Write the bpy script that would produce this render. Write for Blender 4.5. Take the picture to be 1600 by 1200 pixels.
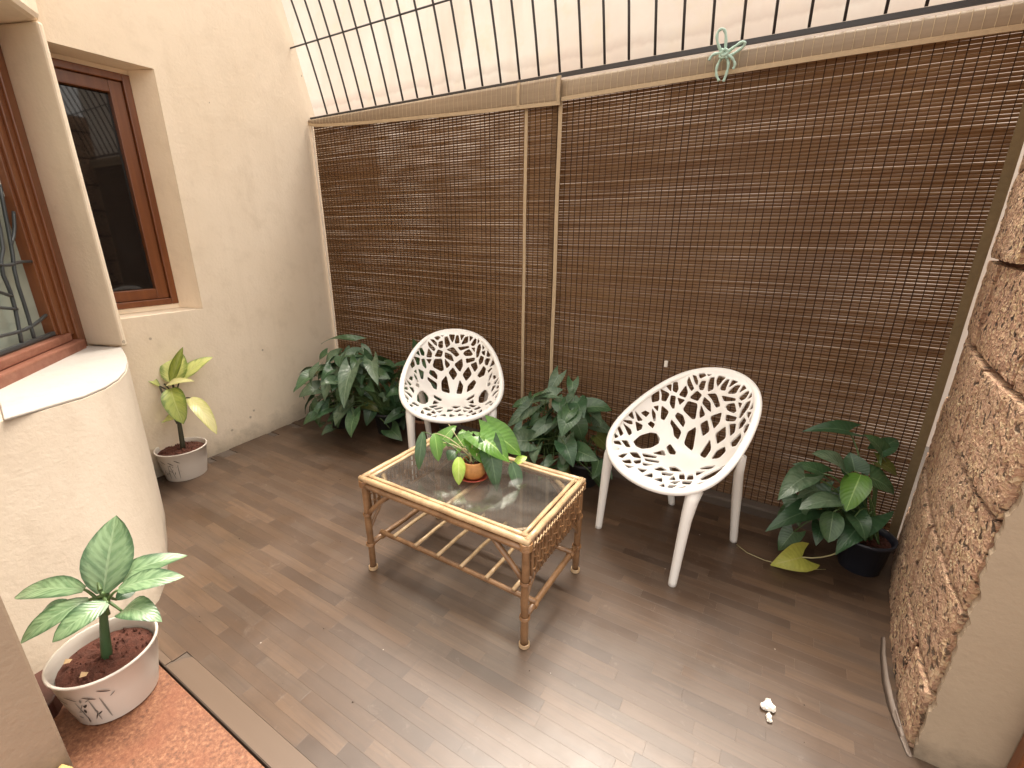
import bpy, bmesh, math, random
from mathutils import Vector, Matrix, noise
from mathutils.geometry import delaunay_2d_cdt

# ------------------------------------------------------------------ scene, camera, light
for o in list(bpy.data.objects):
    bpy.data.objects.remove(o)
S = bpy.context.scene
COL = S.collection
R_ = math.radians
CAM_H = 1.42
cd = bpy.data.cameras.new("camera"); cam = bpy.data.objects.new("camera", cd); COL.objects.link(cam)
yaw, pitch, roll = -0.5419, 0.3205, 0.0067
fwd = Vector((math.sin(yaw)*math.cos(pitch), math.cos(yaw)*math.cos(pitch), -math.sin(pitch)))
rt = Vector((math.cos(yaw), -math.sin(yaw), 0)); up = rt.cross(fwd)
r2 = rt*math.cos(roll)+up*math.sin(roll); u2 = up*math.cos(roll)-rt*math.sin(roll)
cam.matrix_world = Matrix(((r2.x, u2.x, -fwd.x, 0), (r2.y, u2.y, -fwd.y, 0), (r2.z, u2.z, -fwd.z, CAM_H), (0, 0, 0, 1)))
cd.sensor_width = 36; cd.sensor_fit = 'HORIZONTAL'; cd.lens = 718.9/1600*36
cd.clip_start = 0.02; cd.clip_end = 300
S.camera = cam

SUN_EL, SUN_AZ = 66.0, 350.0         # azimuth measured from +Y towards +X
W = bpy.data.worlds.new("World"); S.world = W; W.use_nodes = True
nt = W.node_tree; nt.nodes.clear()
out = nt.nodes.new('ShaderNodeOutputWorld'); bg = nt.nodes.new('ShaderNodeBackground')
sky = nt.nodes.new('ShaderNodeTexSky'); sky.sky_type = 'NISHITA'; sky.sun_disc = False
sky.sun_elevation = R_(SUN_EL); sky.sun_rotation = R_(SUN_AZ); sky.dust_density = 4.0; sky.air_density = 1.0
hs = nt.nodes.new('ShaderNodeHueSaturation'); hs.inputs['Saturation'].default_value = 0.12
tint = nt.nodes.new('ShaderNodeMix'); tint.data_type = 'RGBA'; tint.blend_type = 'MULTIPLY'; tint.inputs['Factor'].default_value = 1
tint.inputs['B'].default_value = (1.0, 0.92, 0.82, 1)
nt.links.new(sky.outputs[0], hs.inputs['Color']); nt.links.new(hs.outputs[0], tint.inputs['A'])
nt.links.new(tint.outputs['Result'], bg.inputs[0]); bg.inputs[1].default_value = 0.15
nt.links.new(bg.outputs[0], out.inputs[0])
sl = bpy.data.lights.new("sun", 'SUN'); sl.energy = 1.0; sl.angle = R_(24); sl.color = (1.0, 0.92, 0.80)
so = bpy.data.objects.new("sun", sl); COL.objects.link(so)
az, el = R_(SUN_AZ), R_(SUN_EL)
sd = Vector((math.sin(az)*math.cos(el), math.cos(az)*math.cos(el), math.sin(el)))
so.rotation_euler = (-sd).to_track_quat('-Z', 'Y').to_euler()
so.location = (0, -2, 8)
vs = S.view_settings
S.display_settings.display_device = 'sRGB'
vs.view_transform = 'Standard'; vs.look = 'None'; vs.gamma = 1; vs.use_curve_mapping = False
vs.exposure = 2.12
S.render.engine = 'CYCLES'
S.cycles.use_denoising = True
S.cycles.max_bounces = 10; S.cycles.diffuse_bounces = 5; S.cycles.transparent_max_bounces = 24
S.cycles.caustics_reflective = False; S.cycles.caustics_refractive = False
S.cycles.sample_clamp_indirect = 8

# ------------------------------------------------------------------ materials
class NT:
    def __init__(s, name):
        s.m = bpy.data.materials.new(name); s.m.use_nodes = True
        s.t = s.m.node_tree; s.t.nodes.clear()
        s.out = s.n('OutputMaterial'); s.b = s.n('BsdfPrincipled')
        s.l(s.b.outputs[0], s.out.inputs[0])
    def n(s, kind, **kw):
        x = s.t.nodes.new('ShaderNode'+kind)
        for k, v in kw.items(): setattr(x, k, v)
        return x
    def l(s, a, b): s.t.links.new(a, b)
    def coord(s, kind='Object', scale=(1, 1, 1), rot=(0, 0, 0)):
        tc = s.n('TexCoord'); mp = s.n('Mapping'); s.l(tc.outputs[kind], mp.inputs[0])
        mp.inputs['Scale'].default_value = scale; mp.inputs['Rotation'].default_value = rot
        return mp.outputs[0]
    def world(s, scale=(1, 1, 1)):
        g = s.n('NewGeometry'); mp = s.n('Mapping'); s.l(g.outputs['Position'], mp.inputs[0])
        mp.inputs['Scale'].default_value = scale
        return mp.outputs[0]
    def noise(s, vec, scale=5, detail=4, rough=0.55, dist=0.0):
        x = s.n('TexNoise'); s.l(vec, x.inputs['Vector']); x.inputs['Scale'].default_value = scale
        x.inputs['Detail'].default_value = detail; x.inputs['Roughness'].default_value = rough
        x.inputs['Distortion'].default_value = dist
        return x.outputs['Fac']
    def vor(s, vec, scale=5, feat='F1'):
        x = s.n('TexVoronoi', feature=feat); s.l(vec, x.inputs['Vector']); x.inputs['Scale'].default_value = scale
        return x.outputs['Distance']
    def ramp(s, fac, stops, interp='LINEAR'):
        x = s.n('ValToRGB'); s.l(fac, x.inputs[0]); e = x.color_ramp.elements; x.color_ramp.interpolation = interp
        while len(e) < len(stops): e.new(0.5)
        for el_, (p, c) in zip(e, stops):
            el_.position = p; el_.color = (*c, 1) if len(c) == 3 else c
        return x.outputs[0]
    def mix(s, fac, a, b, mode='MIX'):
        x = s.n('Mix', data_type='RGBA', blend_type=mode)
        for v, i in ((fac, 'Factor'), (a, 'A'), (b, 'B')):
            if hasattr(v, 'links') or hasattr(v, 'is_linked'): s.l(v, x.inputs[i])
            elif isinstance(v, (int, float)):
                x.inputs[i].default_value = v if i == 'Factor' else (v, v, v, 1)
            else: x.inputs[i].default_value = (*v, 1) if len(v) == 3 else v
        return x.outputs['Result']
    def math(s, op, a, b=0.0, c=None, clamp=False):
        x = s.n('Math', operation=op, use_clamp=clamp)
        for i, v in enumerate((a, b, c)):
            if v is None: continue
            if hasattr(v, 'is_linked'): s.l(v, x.inputs[i])
            else: x.inputs[i].default_value = v
        return x.outputs[0]
    def col(s, c):
        if hasattr(c, 'is_linked'): s.l(c, s.b.inputs['Base Color'])
        else: s.b.inputs['Base Color'].default_value = (*c, 1)
        return s
    def rough(s, r):
        if hasattr(r, 'is_linked'): s.l(r, s.b.inputs['Roughness'])
        else: s.b.inputs['Roughness'].default_value = r
        return s
    def bump(s, h, strength=0.3, dist=0.01):
        x = s.n('Bump'); s.l(h, x.inputs['Height']); x.inputs['Strength'].default_value = strength
        x.inputs['Distance'].default_value = dist; s.l(x.outputs[0], s.b.inputs['Normal'])
        s.nrm = x.outputs[0]
        return s
    def translucent(s, col, fac):
        tr = s.n('BsdfTranslucent'); mx = s.n('MixShader'); mx.inputs[0].default_value = fac
        if hasattr(col, 'is_linked'): s.l(col, tr.inputs[0])
        else: tr.inputs[0].default_value = (*col, 1)
        s.l(s.b.outputs[0], mx.inputs[1]); s.l(tr.outputs[0], mx.inputs[2]); s.l(mx.outputs[0], s.out.inputs[0])
        return s

def mat_plaster(name, base, dark, stain, foot=0.0, spots=0.6):
    k = NT(name); v = k.world()
    n1 = k.noise(v, 1.6, 5, 0.6); n2 = k.noise(v, 9, 6, 0.65); n3 = k.noise(v, 60, 3, 0.6)
    c = k.mix(k.ramp(n1, [(0.35, (0, 0, 0)), (0.7, (1, 1, 1))]), base, dark)
    c = k.mix(k.math('MULTIPLY', k.ramp(n2, [(0.52, (0, 0, 0)), (0.75, (1, 1, 1))]), 0.35), c, stain)
    # small dirt specks
    sp = k.vor(v, 5.0); sp2 = k.noise(v, 30, 2)
    spk = k.math('MULTIPLY', k.math('LESS_THAN', k.math('ADD', sp, k.math('MULTIPLY', sp2, 0.06)), 0.075), spots)
    c = k.mix(spk, c, tuple(x*0.45 for x in stain))
    # vertical water streaks
    st = k.noise(k.world((9, 9, 0.7)), 1.0, 4, 0.6)
    c = k.mix(k.math('MULTIPLY', k.ramp(st, [(0.55, (0, 0, 0)), (0.8, (1, 1, 1))]), 0.25), c, stain)
    if foot:
        g = k.n('NewGeometry'); sx = k.n('SeparateXYZ'); k.l(g.outputs['Position'], sx.inputs[0])
        f = k.math('MULTIPLY', k.math('SUBTRACT', 1.0, k.math('DIVIDE', k.math('ADD', sx.outputs[2], k.math('MULTIPLY', k.math('SUBTRACT', n2, 0.5), 0.25)), foot), clamp=True), 0.75)
        c = k.mix(f, c, tuple(x*0.55 for x in stain))
    k.col(c).rough(0.85)
    h = k.math('ADD', k.math('MULTIPLY', n2, 0.6), k.math('MULTIPLY', n3, 0.5))
    h = k.math('ADD', h, k.math('MULTIPLY', k.noise(v, 3.0, 2), 1.2))
    k.bump(h, 0.30, 0.011)
    return k.m

def mat_simple(name, c, rough=0.5, metal=0.0, var=0.15, scale=12, bump=0.0, spec=None, coat=0.0):
    k = NT(name); v = k.coord('Object')
    n = k.noise(v, scale, 4)
    k.col(k.mix(n, tuple(x*(1-var) for x in c), tuple(min(1, x*(1+var)) for x in c)))
    k.rough(rough); k.b.inputs['Metallic'].default_value = metal
    if spec is not None: k.b.inputs['Specular IOR Level'].default_value = spec
    if coat: k.b.inputs['Coat Weight'].default_value = coat; k.b.inputs['Coat Roughness'].default_value = 0.15
    if bump: k.bump(k.noise(v, scale*4, 3), bump, 0.004)
    return k.m

def mat_wood(name, c1, c2, axis='Z', rough=0.35, coat=0.3):
    k = NT(name); sc = {'X': (1.5, 30, 30), 'Y': (30, 1.5, 30), 'Z': (30, 30, 1.5)}[axis]
    n = k.noise(k.world(sc), 1.0, 5, 0.6, 0.4); n2 = k.noise(k.world(), 4, 3)
    c = k.mix(k.ramp(n, [(0.35, (0, 0, 0)), (0.65, (1, 1, 1))]), c1, c2)
    c = k.mix(k.math('MULTIPLY', n2, 0.4), c, tuple(x*0.5 for x in c1))
    k.col(c).rough(rough); k.b.inputs['Coat Weight'].default_value = coat; k.b.inputs['Coat Roughness'].default_value = 0.2
    k.bump(n, 0.15, 0.002)
    return k.m

M = {}
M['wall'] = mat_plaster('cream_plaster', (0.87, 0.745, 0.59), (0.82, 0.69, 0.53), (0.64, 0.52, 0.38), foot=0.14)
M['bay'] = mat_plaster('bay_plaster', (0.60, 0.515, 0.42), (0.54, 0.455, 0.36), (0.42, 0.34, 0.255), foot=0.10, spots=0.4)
M['ledge'] = mat_plaster('white_ledge_paint', (0.48, 0.445, 0.41), (0.455, 0.415, 0.375), (0.36, 0.32, 0.28), spots=0.7)
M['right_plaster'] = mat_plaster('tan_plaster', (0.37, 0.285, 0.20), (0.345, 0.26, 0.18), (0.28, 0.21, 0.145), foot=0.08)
M['neighbour'] = mat_plaster('neighbour_plaster', (0.88, 0.81, 0.72), (0.87, 0.77, 0.67), (0.72, 0.60, 0.47))
k = NT('neighbour_plaster'); v = k.world(); n1 = k.noise(v, 0.9, 5, 0.6); n2 = k.noise(v, 3.2, 6, 0.65); n3 = k.noise(k.world((2.6, 2.6, 0.35)), 1.0, 4, 0.6)
c = k.mix(k.ramp(n1, [(0.40, (0, 0, 0)), (0.62, (1, 1, 1))]), (0.89, 0.83, 0.74), (0.86, 0.74, 0.64))
c = k.mix(k.math('MULTIPLY', k.ramp(n2, [(0.52, (0, 0, 0)), (0.70, (1, 1, 1))]), 0.55), c, (0.84, 0.73, 0.56))
c = k.mix(k.math('MULTIPLY', k.ramp(n3, [(0.54, (0, 0, 0)), (0.72, (1, 1, 1))]), 0.45), c, (0.74, 0.62, 0.51))
g = k.n('NewGeometry'); sx = k.n('SeparateXYZ'); k.l(g.outputs['Position'], sx.inputs[0])
zn = k.math('ADD', sx.outputs[2], k.math('MULTIPLY', k.math('SUBTRACT', n2, 0.5), 0.16))
band = k.ramp(k.math('DIVIDE', zn, 4.0), [(0.70, (1, 1, 1)), (0.735, (0.2, 0.2, 0.2)), (0.742, (0.7, 0.7, 0.7)), (0.765, (0, 0, 0))])
c = k.mix(k.math('MULTIPLY', band, 0.45), c, (0.46, 0.33, 0.26))
k.col(c).rough(0.9); k.bump(n2, 0.3, 0.02); M['neighbour'] = k.m
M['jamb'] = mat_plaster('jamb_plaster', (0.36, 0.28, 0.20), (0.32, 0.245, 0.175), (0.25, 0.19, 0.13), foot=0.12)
M['raw_plaster'] = mat_simple('raw_yellow_plaster', (0.62, 0.42, 0.16), 0.9, var=0.4, scale=25, bump=0.6)
M['frame'] = mat_wood('red_teak', (0.165, 0.050, 0.016), (0.225, 0.076, 0.024), 'Z')
M['sill'] = mat_wood('worn_red_teak', (0.24, 0.088, 0.052), (0.31, 0.135, 0.088), 'Y', 0.55, 0.05)
M['darkriser'] = mat_simple('dark_red_oxide', (0.07, 0.022, 0.014), 0.5)
M['iron'] = mat_simple('painted_iron', (0.035, 0.030, 0.030), 0.45, 0.0, 0.4)
M['grey_iron'] = mat_simple('grey_wrought_iron', (0.055, 0.062, 0.066), 0.4, 0.3, 0.3)
M['cement'] = mat_simple('cement', (0.085, 0.062, 0.047), 0.75, var=0.3, scale=8, bump=0.3)
M['ground'] = mat_simple('alley_concrete', (0.20, 0.17, 0.145), 0.9, var=0.2, scale=3, bump=0.3)
M['tape'] = mat_simple('tan_fabric_tape', (0.44, 0.33, 0.21), 0.9, var=0.15, scale=60, bump=0.3)
M['lit_edge'] = mat_simple('off_white_lit_edge', (0.85, 0.78, 0.70), 0.5, var=0.12)  # strip at the blind's left edge; the bright edge light is in its colour
M['olive_tape'] = mat_simple('olive_fabric_tape', (0.20, 0.145, 0.075), 0.9, var=0.2, scale=60, bump=0.3)
M['thread'] = mat_simple('brown_thread', (0.052, 0.025, 0.012), 0.9)
M['pale_thread'] = mat_simple('pale_thread', (0.55, 0.43, 0.28), 0.9)

# thin clear glass: fresnel mix of clear transparency and a mirror-sharp reflection
def mat_glass(name, tintc, rough=0.0, base=0.04):
    k = NT(name); k.t.nodes.remove(k.b)
    tr = k.n('BsdfTransparent'); tr.inputs[0].default_value = (*tintc, 1)
    gl = k.n('BsdfGlossy'); gl.inputs['Roughness'].default_value = rough
    lw_ = k.n('LayerWeight'); lw_.inputs[0].default_value = 0.5
    sch = k.math('ADD', base, k.math('MULTIPLY', 1-base, k.math('POWER', lw_.outputs['Facing'], 5.0)), clamp=True)
    mx = k.n('MixShader'); k.l(sch, mx.inputs[0]); k.l(tr.outputs[0], mx.inputs[1]); k.l(gl.outputs[0], mx.inputs[2])
    dd = k.n('BsdfDiffuse'); dd.inputs[0].default_value = (0.62, 0.58, 0.53, 1); m2 = k.n('MixShader')
    k.l(k.math('ADD', 0.025, k.math('MULTIPLY', k.ramp(k.noise(k.world(), 9, 5, 0.7), [(0.42, (0, 0, 0)), (0.8, (1, 1, 1))]), 0.05)), m2.inputs[0])
    k.l(mx.outputs[0], m2.inputs[1]); k.l(dd.outputs[0], m2.inputs[2]); k.l(m2.outputs[0], k.out.inputs[0])
    return k.m
M['glass'] = mat_glass('table_glass', (0.92, 0.93, 0.92), 0.04, 0.12)
k = NT('dark_pane'); k.col((0.012, 0.010, 0.009)).rough(0.03); k.b.inputs['Specular IOR Level'].default_value = 0.6; M['pane'] = k.m  # near black base colour stands in for the unlit room behind the glass
k = NT('frosted_pane'); n = k.noise(k.world(), 2.2, 3)
k.col(k.mix(n, (0.20, 0.24, 0.20), (0.46, 0.50, 0.43))).rough(0.18); M['frost'] = k.m
k = NT('pale_blind_cloth'); n = k.noise(k.world((1, 1, 0.4)), 6, 3)
k.col(k.mix(n, (0.62, 0.64, 0.56), (0.70, 0.71, 0.62))).rough(0.6); M['curtain'] = k.m

# floor planks: printed wood strips, satin vinyl finish
def mat_plank(name, use_attr):
    k = NT(name)
    if use_attr:
        a = k.n('Attribute', attribute_name='tone'); rnd = a.outputs['Fac']
    else:
        oi = k.n('ObjectInfo'); rnd = oi.outputs['Random']
    c = k.ramp(rnd, [(0.0, (0.050, 0.029, 0.018)), (0.14, (0.064, 0.037, 0.022)), (0.42, (0.082, 0.047, 0.027)),
                     (0.65, (0.078, 0.050, 0.033)), (0.84, (0.095, 0.056, 0.033)), (1.0, (0.107, 0.064, 0.038))])
    g = k.n('NewGeometry'); ad = k.n('VectorMath', operation='ADD'); k.l(g.outputs['Position'], ad.inputs[0])
    cx = k.n('CombineXYZ'); k.l(k.math('MULTIPLY', rnd, 37.0), cx.inputs[0]); k.l(k.math('MULTIPLY', rnd, 11.0), cx.inputs[1])
    k.l(cx.outputs[0], ad.inputs[1])
    mp = k.n('Mapping'); k.l(ad.outputs[0], mp.inputs[0]); mp.inputs['Scale'].default_value = (3.0, 55, 1)
    gr = k.noise(mp.outputs[0], 1.0, 5, 0.65, 0.5)
    c = k.mix(k.math('MULTIPLY', k.ramp(gr, [(0.3, (1, 1, 1)), (0.55, (0, 0, 0))]), 0.6), c, (0.048, 0.030, 0.020))
    c = k.mix(k.math('MULTIPLY', k.ramp(gr, [(0.6, (0, 0, 0)), (0.8, (1, 1, 1))]), 0.3), c, (0.175, 0.115, 0.077))
    v = k.world()
    dust = k.ramp(k.noise(v, 2.3, 5, 0.65), [(0.42, (0, 0, 0)), (0.75, (1, 1, 1))])
    c = k.mix(k.math('MULTIPLY', dust, 0.22), c, (0.135, 0.100, 0.078))
    sp = k.math('LESS_THAN', k.vor(v, 7.0), 0.022)
    c = k.mix(k.math('MULTIPLY', sp, 0.6), c, (0.5, 0.44, 0.38))
    sm = k.ramp(k.noise(k.world((1, 1, 1)), 11, 6, 0.75, 1.2), [(0.60, (0, 0, 0)), (0.72, (1, 1, 1))])
    c = k.mix(k.math('MULTIPLY', sm, 0.28), c, (0.21, 0.165, 0.13))
    dk = k.ramp(k.noise(v, 3.7, 5, 0.7, 0.8), [(0.30, (1, 1, 1)), (0.46, (0, 0, 0))])
    c = k.mix(k.math('MULTIPLY', dk, 0.35), c, (0.045, 0.030, 0.021))
    sp3 = k.math('LESS_THAN', k.vor(v, 16.0), 0.030)
    c = k.mix(k.math('MULTIPLY', sp3, 0.55), c, (0.025, 0.018, 0.013))
    k.col(c)
    r = k.math('ADD', 0.26, k.math('MULTIPLY', k.noise(v, 6, 4), 0.20))
    k.rough(k.math('ADD', r, k.math('MULTIPLY', dust, 0.10)))
    k.b.inputs['Specular IOR Level'].default_value = 0.6
    k.bump(k.math('ADD', k.math('MULTIPLY', gr, 0.5), k.noise(v, 14, 2)), 0.08, 0.003)
    return k.m
M['plank'] = mat_plank('vinyl_plank', False); M['plank_attr'] = mat_plank('vinyl_plank_far', True)
k = NT('bare_vinyl'); v = k.world(); n = k.noise(k.world((1.2, 20, 1)), 1, 4)
k.col(k.mix(n, (0.102, 0.068, 0.046), (0.128, 0.086, 0.060))).rough(0.4); M['bare_vinyl'] = k.m

# laterite block: coarse iron-rich grains, open pits
k = NT('laterite'); v = k.world()
nz = k.n('TexNoise'); k.l(v, nz.inputs['Vector']); nz.inputs['Scale'].default_value = 55; nz.inputs['Detail'].default_value = 4
sc_ = k.n('VectorMath', operation='SCALE'); k.l(nz.outputs['Color'], sc_.inputs[0]); sc_.inputs['Scale'].default_value = 0.022
ad = k.n('VectorMath', operation='ADD'); k.l(v, ad.inputs[0]); k.l(sc_.outputs[0], ad.inputs[1])
vc = k.n('TexVoronoi'); k.l(ad.outputs[0], vc.inputs['Vector']); vc.inputs['Scale'].default_value = 105
sp_ = k.n('SeparateColor'); k.l(vc.outputs['Color'], sp_.inputs[0]); cell = sp_.outputs[0]
n1 = k.noise(v, 9, 6, 0.7); n2 = k.noise(v, 4.0, 3); pit = k.noise(v, 42, 2, 0.5, 0.3); oi = k.n('ObjectInfo')
c = k.ramp(cell, [(0.0, (0.095, 0.048, 0.030)), (0.16, (0.27, 0.135, 0.080)), (0.42, (0.47, 0.27, 0.165)), (0.66, (0.57, 0.385, 0.235)), (0.86, (0.68, 0.51, 0.28)), (1.0, (0.70, 0.58, 0.38))])
c = k.mix(k.ramp(n1, [(0.36, (0, 0, 0)), (0.62, (0.55, 0.55, 0.55))]), c, (0.54, 0.345, 0.245))
c = k.mix(k.ramp(n2, [(0.40, (0, 0, 0)), (0.66, (0.4, 0.4, 0.4))]), c, (0.40, 0.215, 0.13))
pm = k.ramp(pit, [(0.345, (1, 1, 1)), (0.40, (0, 0, 0))])
c = k.mix(pm, c, (0.040, 0.022, 0.013))
c = k.mix(k.math('MULTIPLY', oi.outputs['Random'], 0.30), c, (0.58, 0.41, 0.28))
k.col(c).rough(0.95)
k.bump(k.math('ADD', k.math('MULTIPLY', k.math('ADD', cell, vc.outputs['Distance']), 0.35), k.math('MULTIPLY', k.ramp(pit, [(0.33, (0, 0, 0)), (0.45, (1, 1, 1))]), 0.6)), 0.8, 0.012)
M['laterite'] = k.m
M['mortar'] = mat_simple('red_mortar', (0.17, 0.082, 0.052), 0.95, var=0.35, scale=18, bump=0.8)
M['mortar_pale'] = mat_simple('pale_mortar', (0.40, 0.24, 0.16), 0.95, var=0.3, scale=18, bump=0.6)

k = NT('red_stone'); v = k.world(); n1 = k.noise(v, 85, 5, 0.75); n2 = k.noise(v, 6, 4); n3 = k.vor(v, 9)
c = k.ramp(n1, [(0.3, (0.075, 0.028, 0.015)), (0.48, (0.18, 0.070, 0.034)), (0.6, (0.25, 0.110, 0.056)), (0.75, (0.40, 0.22, 0.13))])
c = k.mix(k.ramp(n2, [(0.5, (0, 0, 0)), (0.72, (0.7, 0.7, 0.7))]), c, (0.20, 0.066, 0.032))
c = k.mix(k.math('MULTIPLY', k.math('LESS_THAN', k.math('ADD', n3, k.math('MULTIPLY', n1, 0.1)), 0.13), 0.6), c, (0.13, 0.09, 0.07))
k.col(c).rough(0.55); k.bump(n1, 0.5, 0.004); M['red_stone'] = k.m

# blind slats
def mat_slat(name, c1, c2, tr, fac):
    k = NT(name)
    g = k.n('NewGeometry'); mp = k.n('Mapping'); k.l(g.outputs['Position'], mp.inputs[0]); mp.inputs['Scale'].default_value = (3, 3, 69)
    a = k.noise(mp.outputs[0], 1.0, 3, 0.6); b = k.noise(k.world((1, 1, 1)), 1.3, 3)
    c = k.mix(k.ramp(a, [(0.3, (0, 0, 0)), (0.7, (1, 1, 1))]), c1, c2)
    c = k.mix(k.math('MULTIPLY', k.ramp(b, [(0.4, (0, 0, 0)), (0.7, (1, 1, 1))]), 0.5), c, tuple(x*0.72 for x in c1))
    k.col(c).rough(0.55); k.translucent(tr, fac)
    return k.m
M['slat'] = mat_slat('dark_bamboo', (0.130, 0.066, 0.027), (0.222, 0.130, 0.056), (0.46, 0.25, 0.09), 0.26)
M['valance'] = mat_slat('pale_valance_reed', (0.33, 0.245, 0.165), (0.41, 0.31, 0.21), (0.4, 0.26, 0.14), 0.2)

k = NT('white_plastic'); v = k.coord('Object'); n = k.noise(v, 7, 4)
k.col(k.mix(n, (0.83, 0.80, 0.76), (0.86, 0.83, 0.79))).rough(0.30); M['plastic'] = k.m

def mat_rattan(name, light, dark):
    k = NT(name); v = k.world(); n = k.noise(v, 14, 5, 0.65); n2 = k.noise(v, 90, 2)
    c = k.mix(k.ramp(n, [(0.38, (0, 0, 0)), (0.66, (1, 1, 1))]), light, dark)
    c = k.mix(k.math('MULTIPLY', n2, 0.3), c, tuple(x*0.55 for x in dark))
    k.col(c).rough(0.33); k.b.inputs['Coat Weight'].default_value = 0.25; k.b.inputs['Coat Roughness'].default_value = 0.2
    k.bump(n2, 0.15, 0.002)
    return k.m
M['rattan_light'] = mat_rattan('pale_rattan', (0.60, 0.43, 0.25), (0.38, 0.235, 0.12))
M['rattan'] = mat_rattan('brown_rattan', (0.30, 0.165, 0.080), (0.16, 0.080, 0.036))
M['binding'] = mat_rattan('rattan_binding', (0.36, 0.19, 0.08), (0.20, 0.09, 0.035))

M['pot_white'] = mat_simple('white_glazed_plastic', (0.62, 0.56, 0.50), 0.32, var=0.06, scale=5)
M['ink'] = mat_simple('printed_ink', (0.035, 0.03, 0.028), 0.4)
M['ink_grey'] = mat_simple('printed_grey_ink', (0.22, 0.21, 0.19), 0.4)
M['pot_dark'] = mat_simple('dark_blue_plastic', (0.020, 0.022, 0.032), 0.4, var=0.3)
M['terracotta'] = mat_simple('stained_terracotta', (0.42, 0.19, 0.055), 0.6, var=0.65, scale=30, bump=0.3)
M['saucer'] = mat_simple('red_plastic_saucer', (0.36, 0.06, 0.032), 0.4, var=0.15)
M['pot_black'] = mat_simple('black_nursery_pot', (0.018, 0.018, 0.02), 0.5)
M['pot_clay'] = mat_simple('brown_clay_pot', (0.20, 0.09, 0.05), 0.7, var=0.3)
M['litter'] = mat_simple('dry_litter', (0.40, 0.27, 0.15), 0.9, var=0.4, scale=80)
M['soil'] = mat_simple('red_soil', (0.085, 0.026, 0.015), 0.95, var=0.6, scale=60, bump=1.0)
M['cotton'] = mat_simple('white_fluff', (0.80, 0.74, 0.66), 0.95, var=0.05)
M['string'] = mat_simple('green_nylon_string', (0.40, 0.55, 0.47), 0.7, var=0.2)
M['clear_strip'] = mat_simple('peeled_vinyl_edge', (0.20, 0.155, 0.125), 0.6, var=0.2)

def mat_leaf(name, centre, margin, vein, mottle, tr, fac=0.22, rough=0.30, blotch=0.7):
    k = NT(name); uv = k.n('UVMap'); sx = k.n('SeparateXYZ'); k.l(uv.outputs[0], sx.inputs[0])
    u = k.math('ABSOLUTE', k.math('SUBTRACT', k.math('MULTIPLY', sx.outputs[0], 2.0), 1.0)); vv = sx.outputs[1]
    oi = k.n('ObjectInfo')
    cx = k.n('CombineXYZ'); k.l(k.math('MULTIPLY', sx.outputs[0], 1.6), cx.inputs[0])
    k.l(k.math('MULTIPLY', k.math('SUBTRACT', vv, k.math('MULTIPLY', u, 0.25)), 5.0), cx.inputs[1]); k.l(k.math('MULTIPLY', oi.outputs['Random'], 50), cx.inputs[2])
    n = k.noise(cx.outputs[0], 1.7, 4, 0.65)
    c = k.mix(k.ramp(n, [(0.44, (0, 0, 0)), (0.60, (blotch, blotch, blotch))]), centre, mottle)
    edge = k.ramp(k.math('ADD', u, k.math('MULTIPLY', k.math('SUBTRACT', n, 0.5), 0.9)), [(0.66, (0, 0, 0)), (0.95, (1, 1, 1))])
    c = k.mix(edge, c, margin)
    sv = k.math('SINE', k.math('MULTIPLY', k.math('SUBTRACT', vv, k.math('MULTIPLY', u, 0.28)), 62.0))
    c = k.mix(k.math('MULTIPLY', k.math('POWER', k.math('MAXIMUM', sv, 0.0), 6.0), 0.12), c, vein)
    c = k.mix(k.math('LESS_THAN', u, 0.05), c, vein)
    c = k.mix(k.math('MULTIPLY', oi.outputs['Random'], 0.3), c, tuple(x*0.6 for x in mottle))
    k.col(c).rough(rough)
    k.bump(k.math('ADD', sv, k.math('MULTIPLY', k.ramp(u, [(0, (0, 0, 0)), (0.2, (1, 1, 1))]), 2.0)), 0.12, 0.004)
    k.translucent(k.mix(0.5, c, tr), fac)
    return k.m
M['leaf_silver'] = mat_leaf('silver_green_leaf', (0.255, 0.385, 0.205), (0.040, 0.10, 0.045), (0.30, 0.42, 0.24), (0.085, 0.18, 0.08), (0.35, 0.5, 0.15))
M['leaf_dark'] = mat_leaf('dark_green_leaf', (0.040, 0.095, 0.042), (0.030, 0.075, 0.032), (0.10, 0.17, 0.09), (0.028, 0.07, 0.030), (0.12, 0.28, 0.05), 0.12, 0.36)
M['leaf_mid'] = mat_leaf('mid_green_leaf', (0.070, 0.135, 0.058), (0.045, 0.098, 0.040), (0.14, 0.22, 0.11), (0.036, 0.085, 0.034), (0.16, 0.33, 0.06), 0.15, 0.33)
M['leaf_grey_sheen'] = mat_leaf('grey_green_sheen_leaf', (0.135, 0.195, 0.120), (0.065, 0.120, 0.062), (0.19, 0.26, 0.17), (0.055, 0.105, 0.055), (0.2, 0.34, 0.12), 0.15, 0.3)  # paler grey green, with the glossy leaf highlights put into the colour
M['leaf_lime'] = mat_leaf('lime_leaf', (0.62, 0.64, 0.22), (0.16, 0.24, 0.06), (0.60, 0.60, 0.26), (0.42, 0.50, 0.14), (0.7, 0.75, 0.2), 0.3)
M['leaf_limegreen'] = mat_leaf('lime_green_leaf', (0.33, 0.38, 0.085), (0.09, 0.15, 0.03), (0.40, 0.44, 0.14), (0.20, 0.26, 0.055), (0.5, 0.6, 0.1), 0.3)
M['leaf_cream'] = mat_leaf('cream_leaf', (0.72, 0.68, 0.34), (0.45, 0.45, 0.14), (0.68, 0.64, 0.36), (0.62, 0.60, 0.26), (0.8, 0.8, 0.3), 0.3)
M['leaf_bright'] = mat_leaf('bright_green_leaf', (0.12, 0.26, 0.045), (0.075, 0.175, 0.03), (0.32, 0.50, 0.13), (0.10, 0.25, 0.03), (0.35, 0.65, 0.08), 0.3, 0.3)
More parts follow.
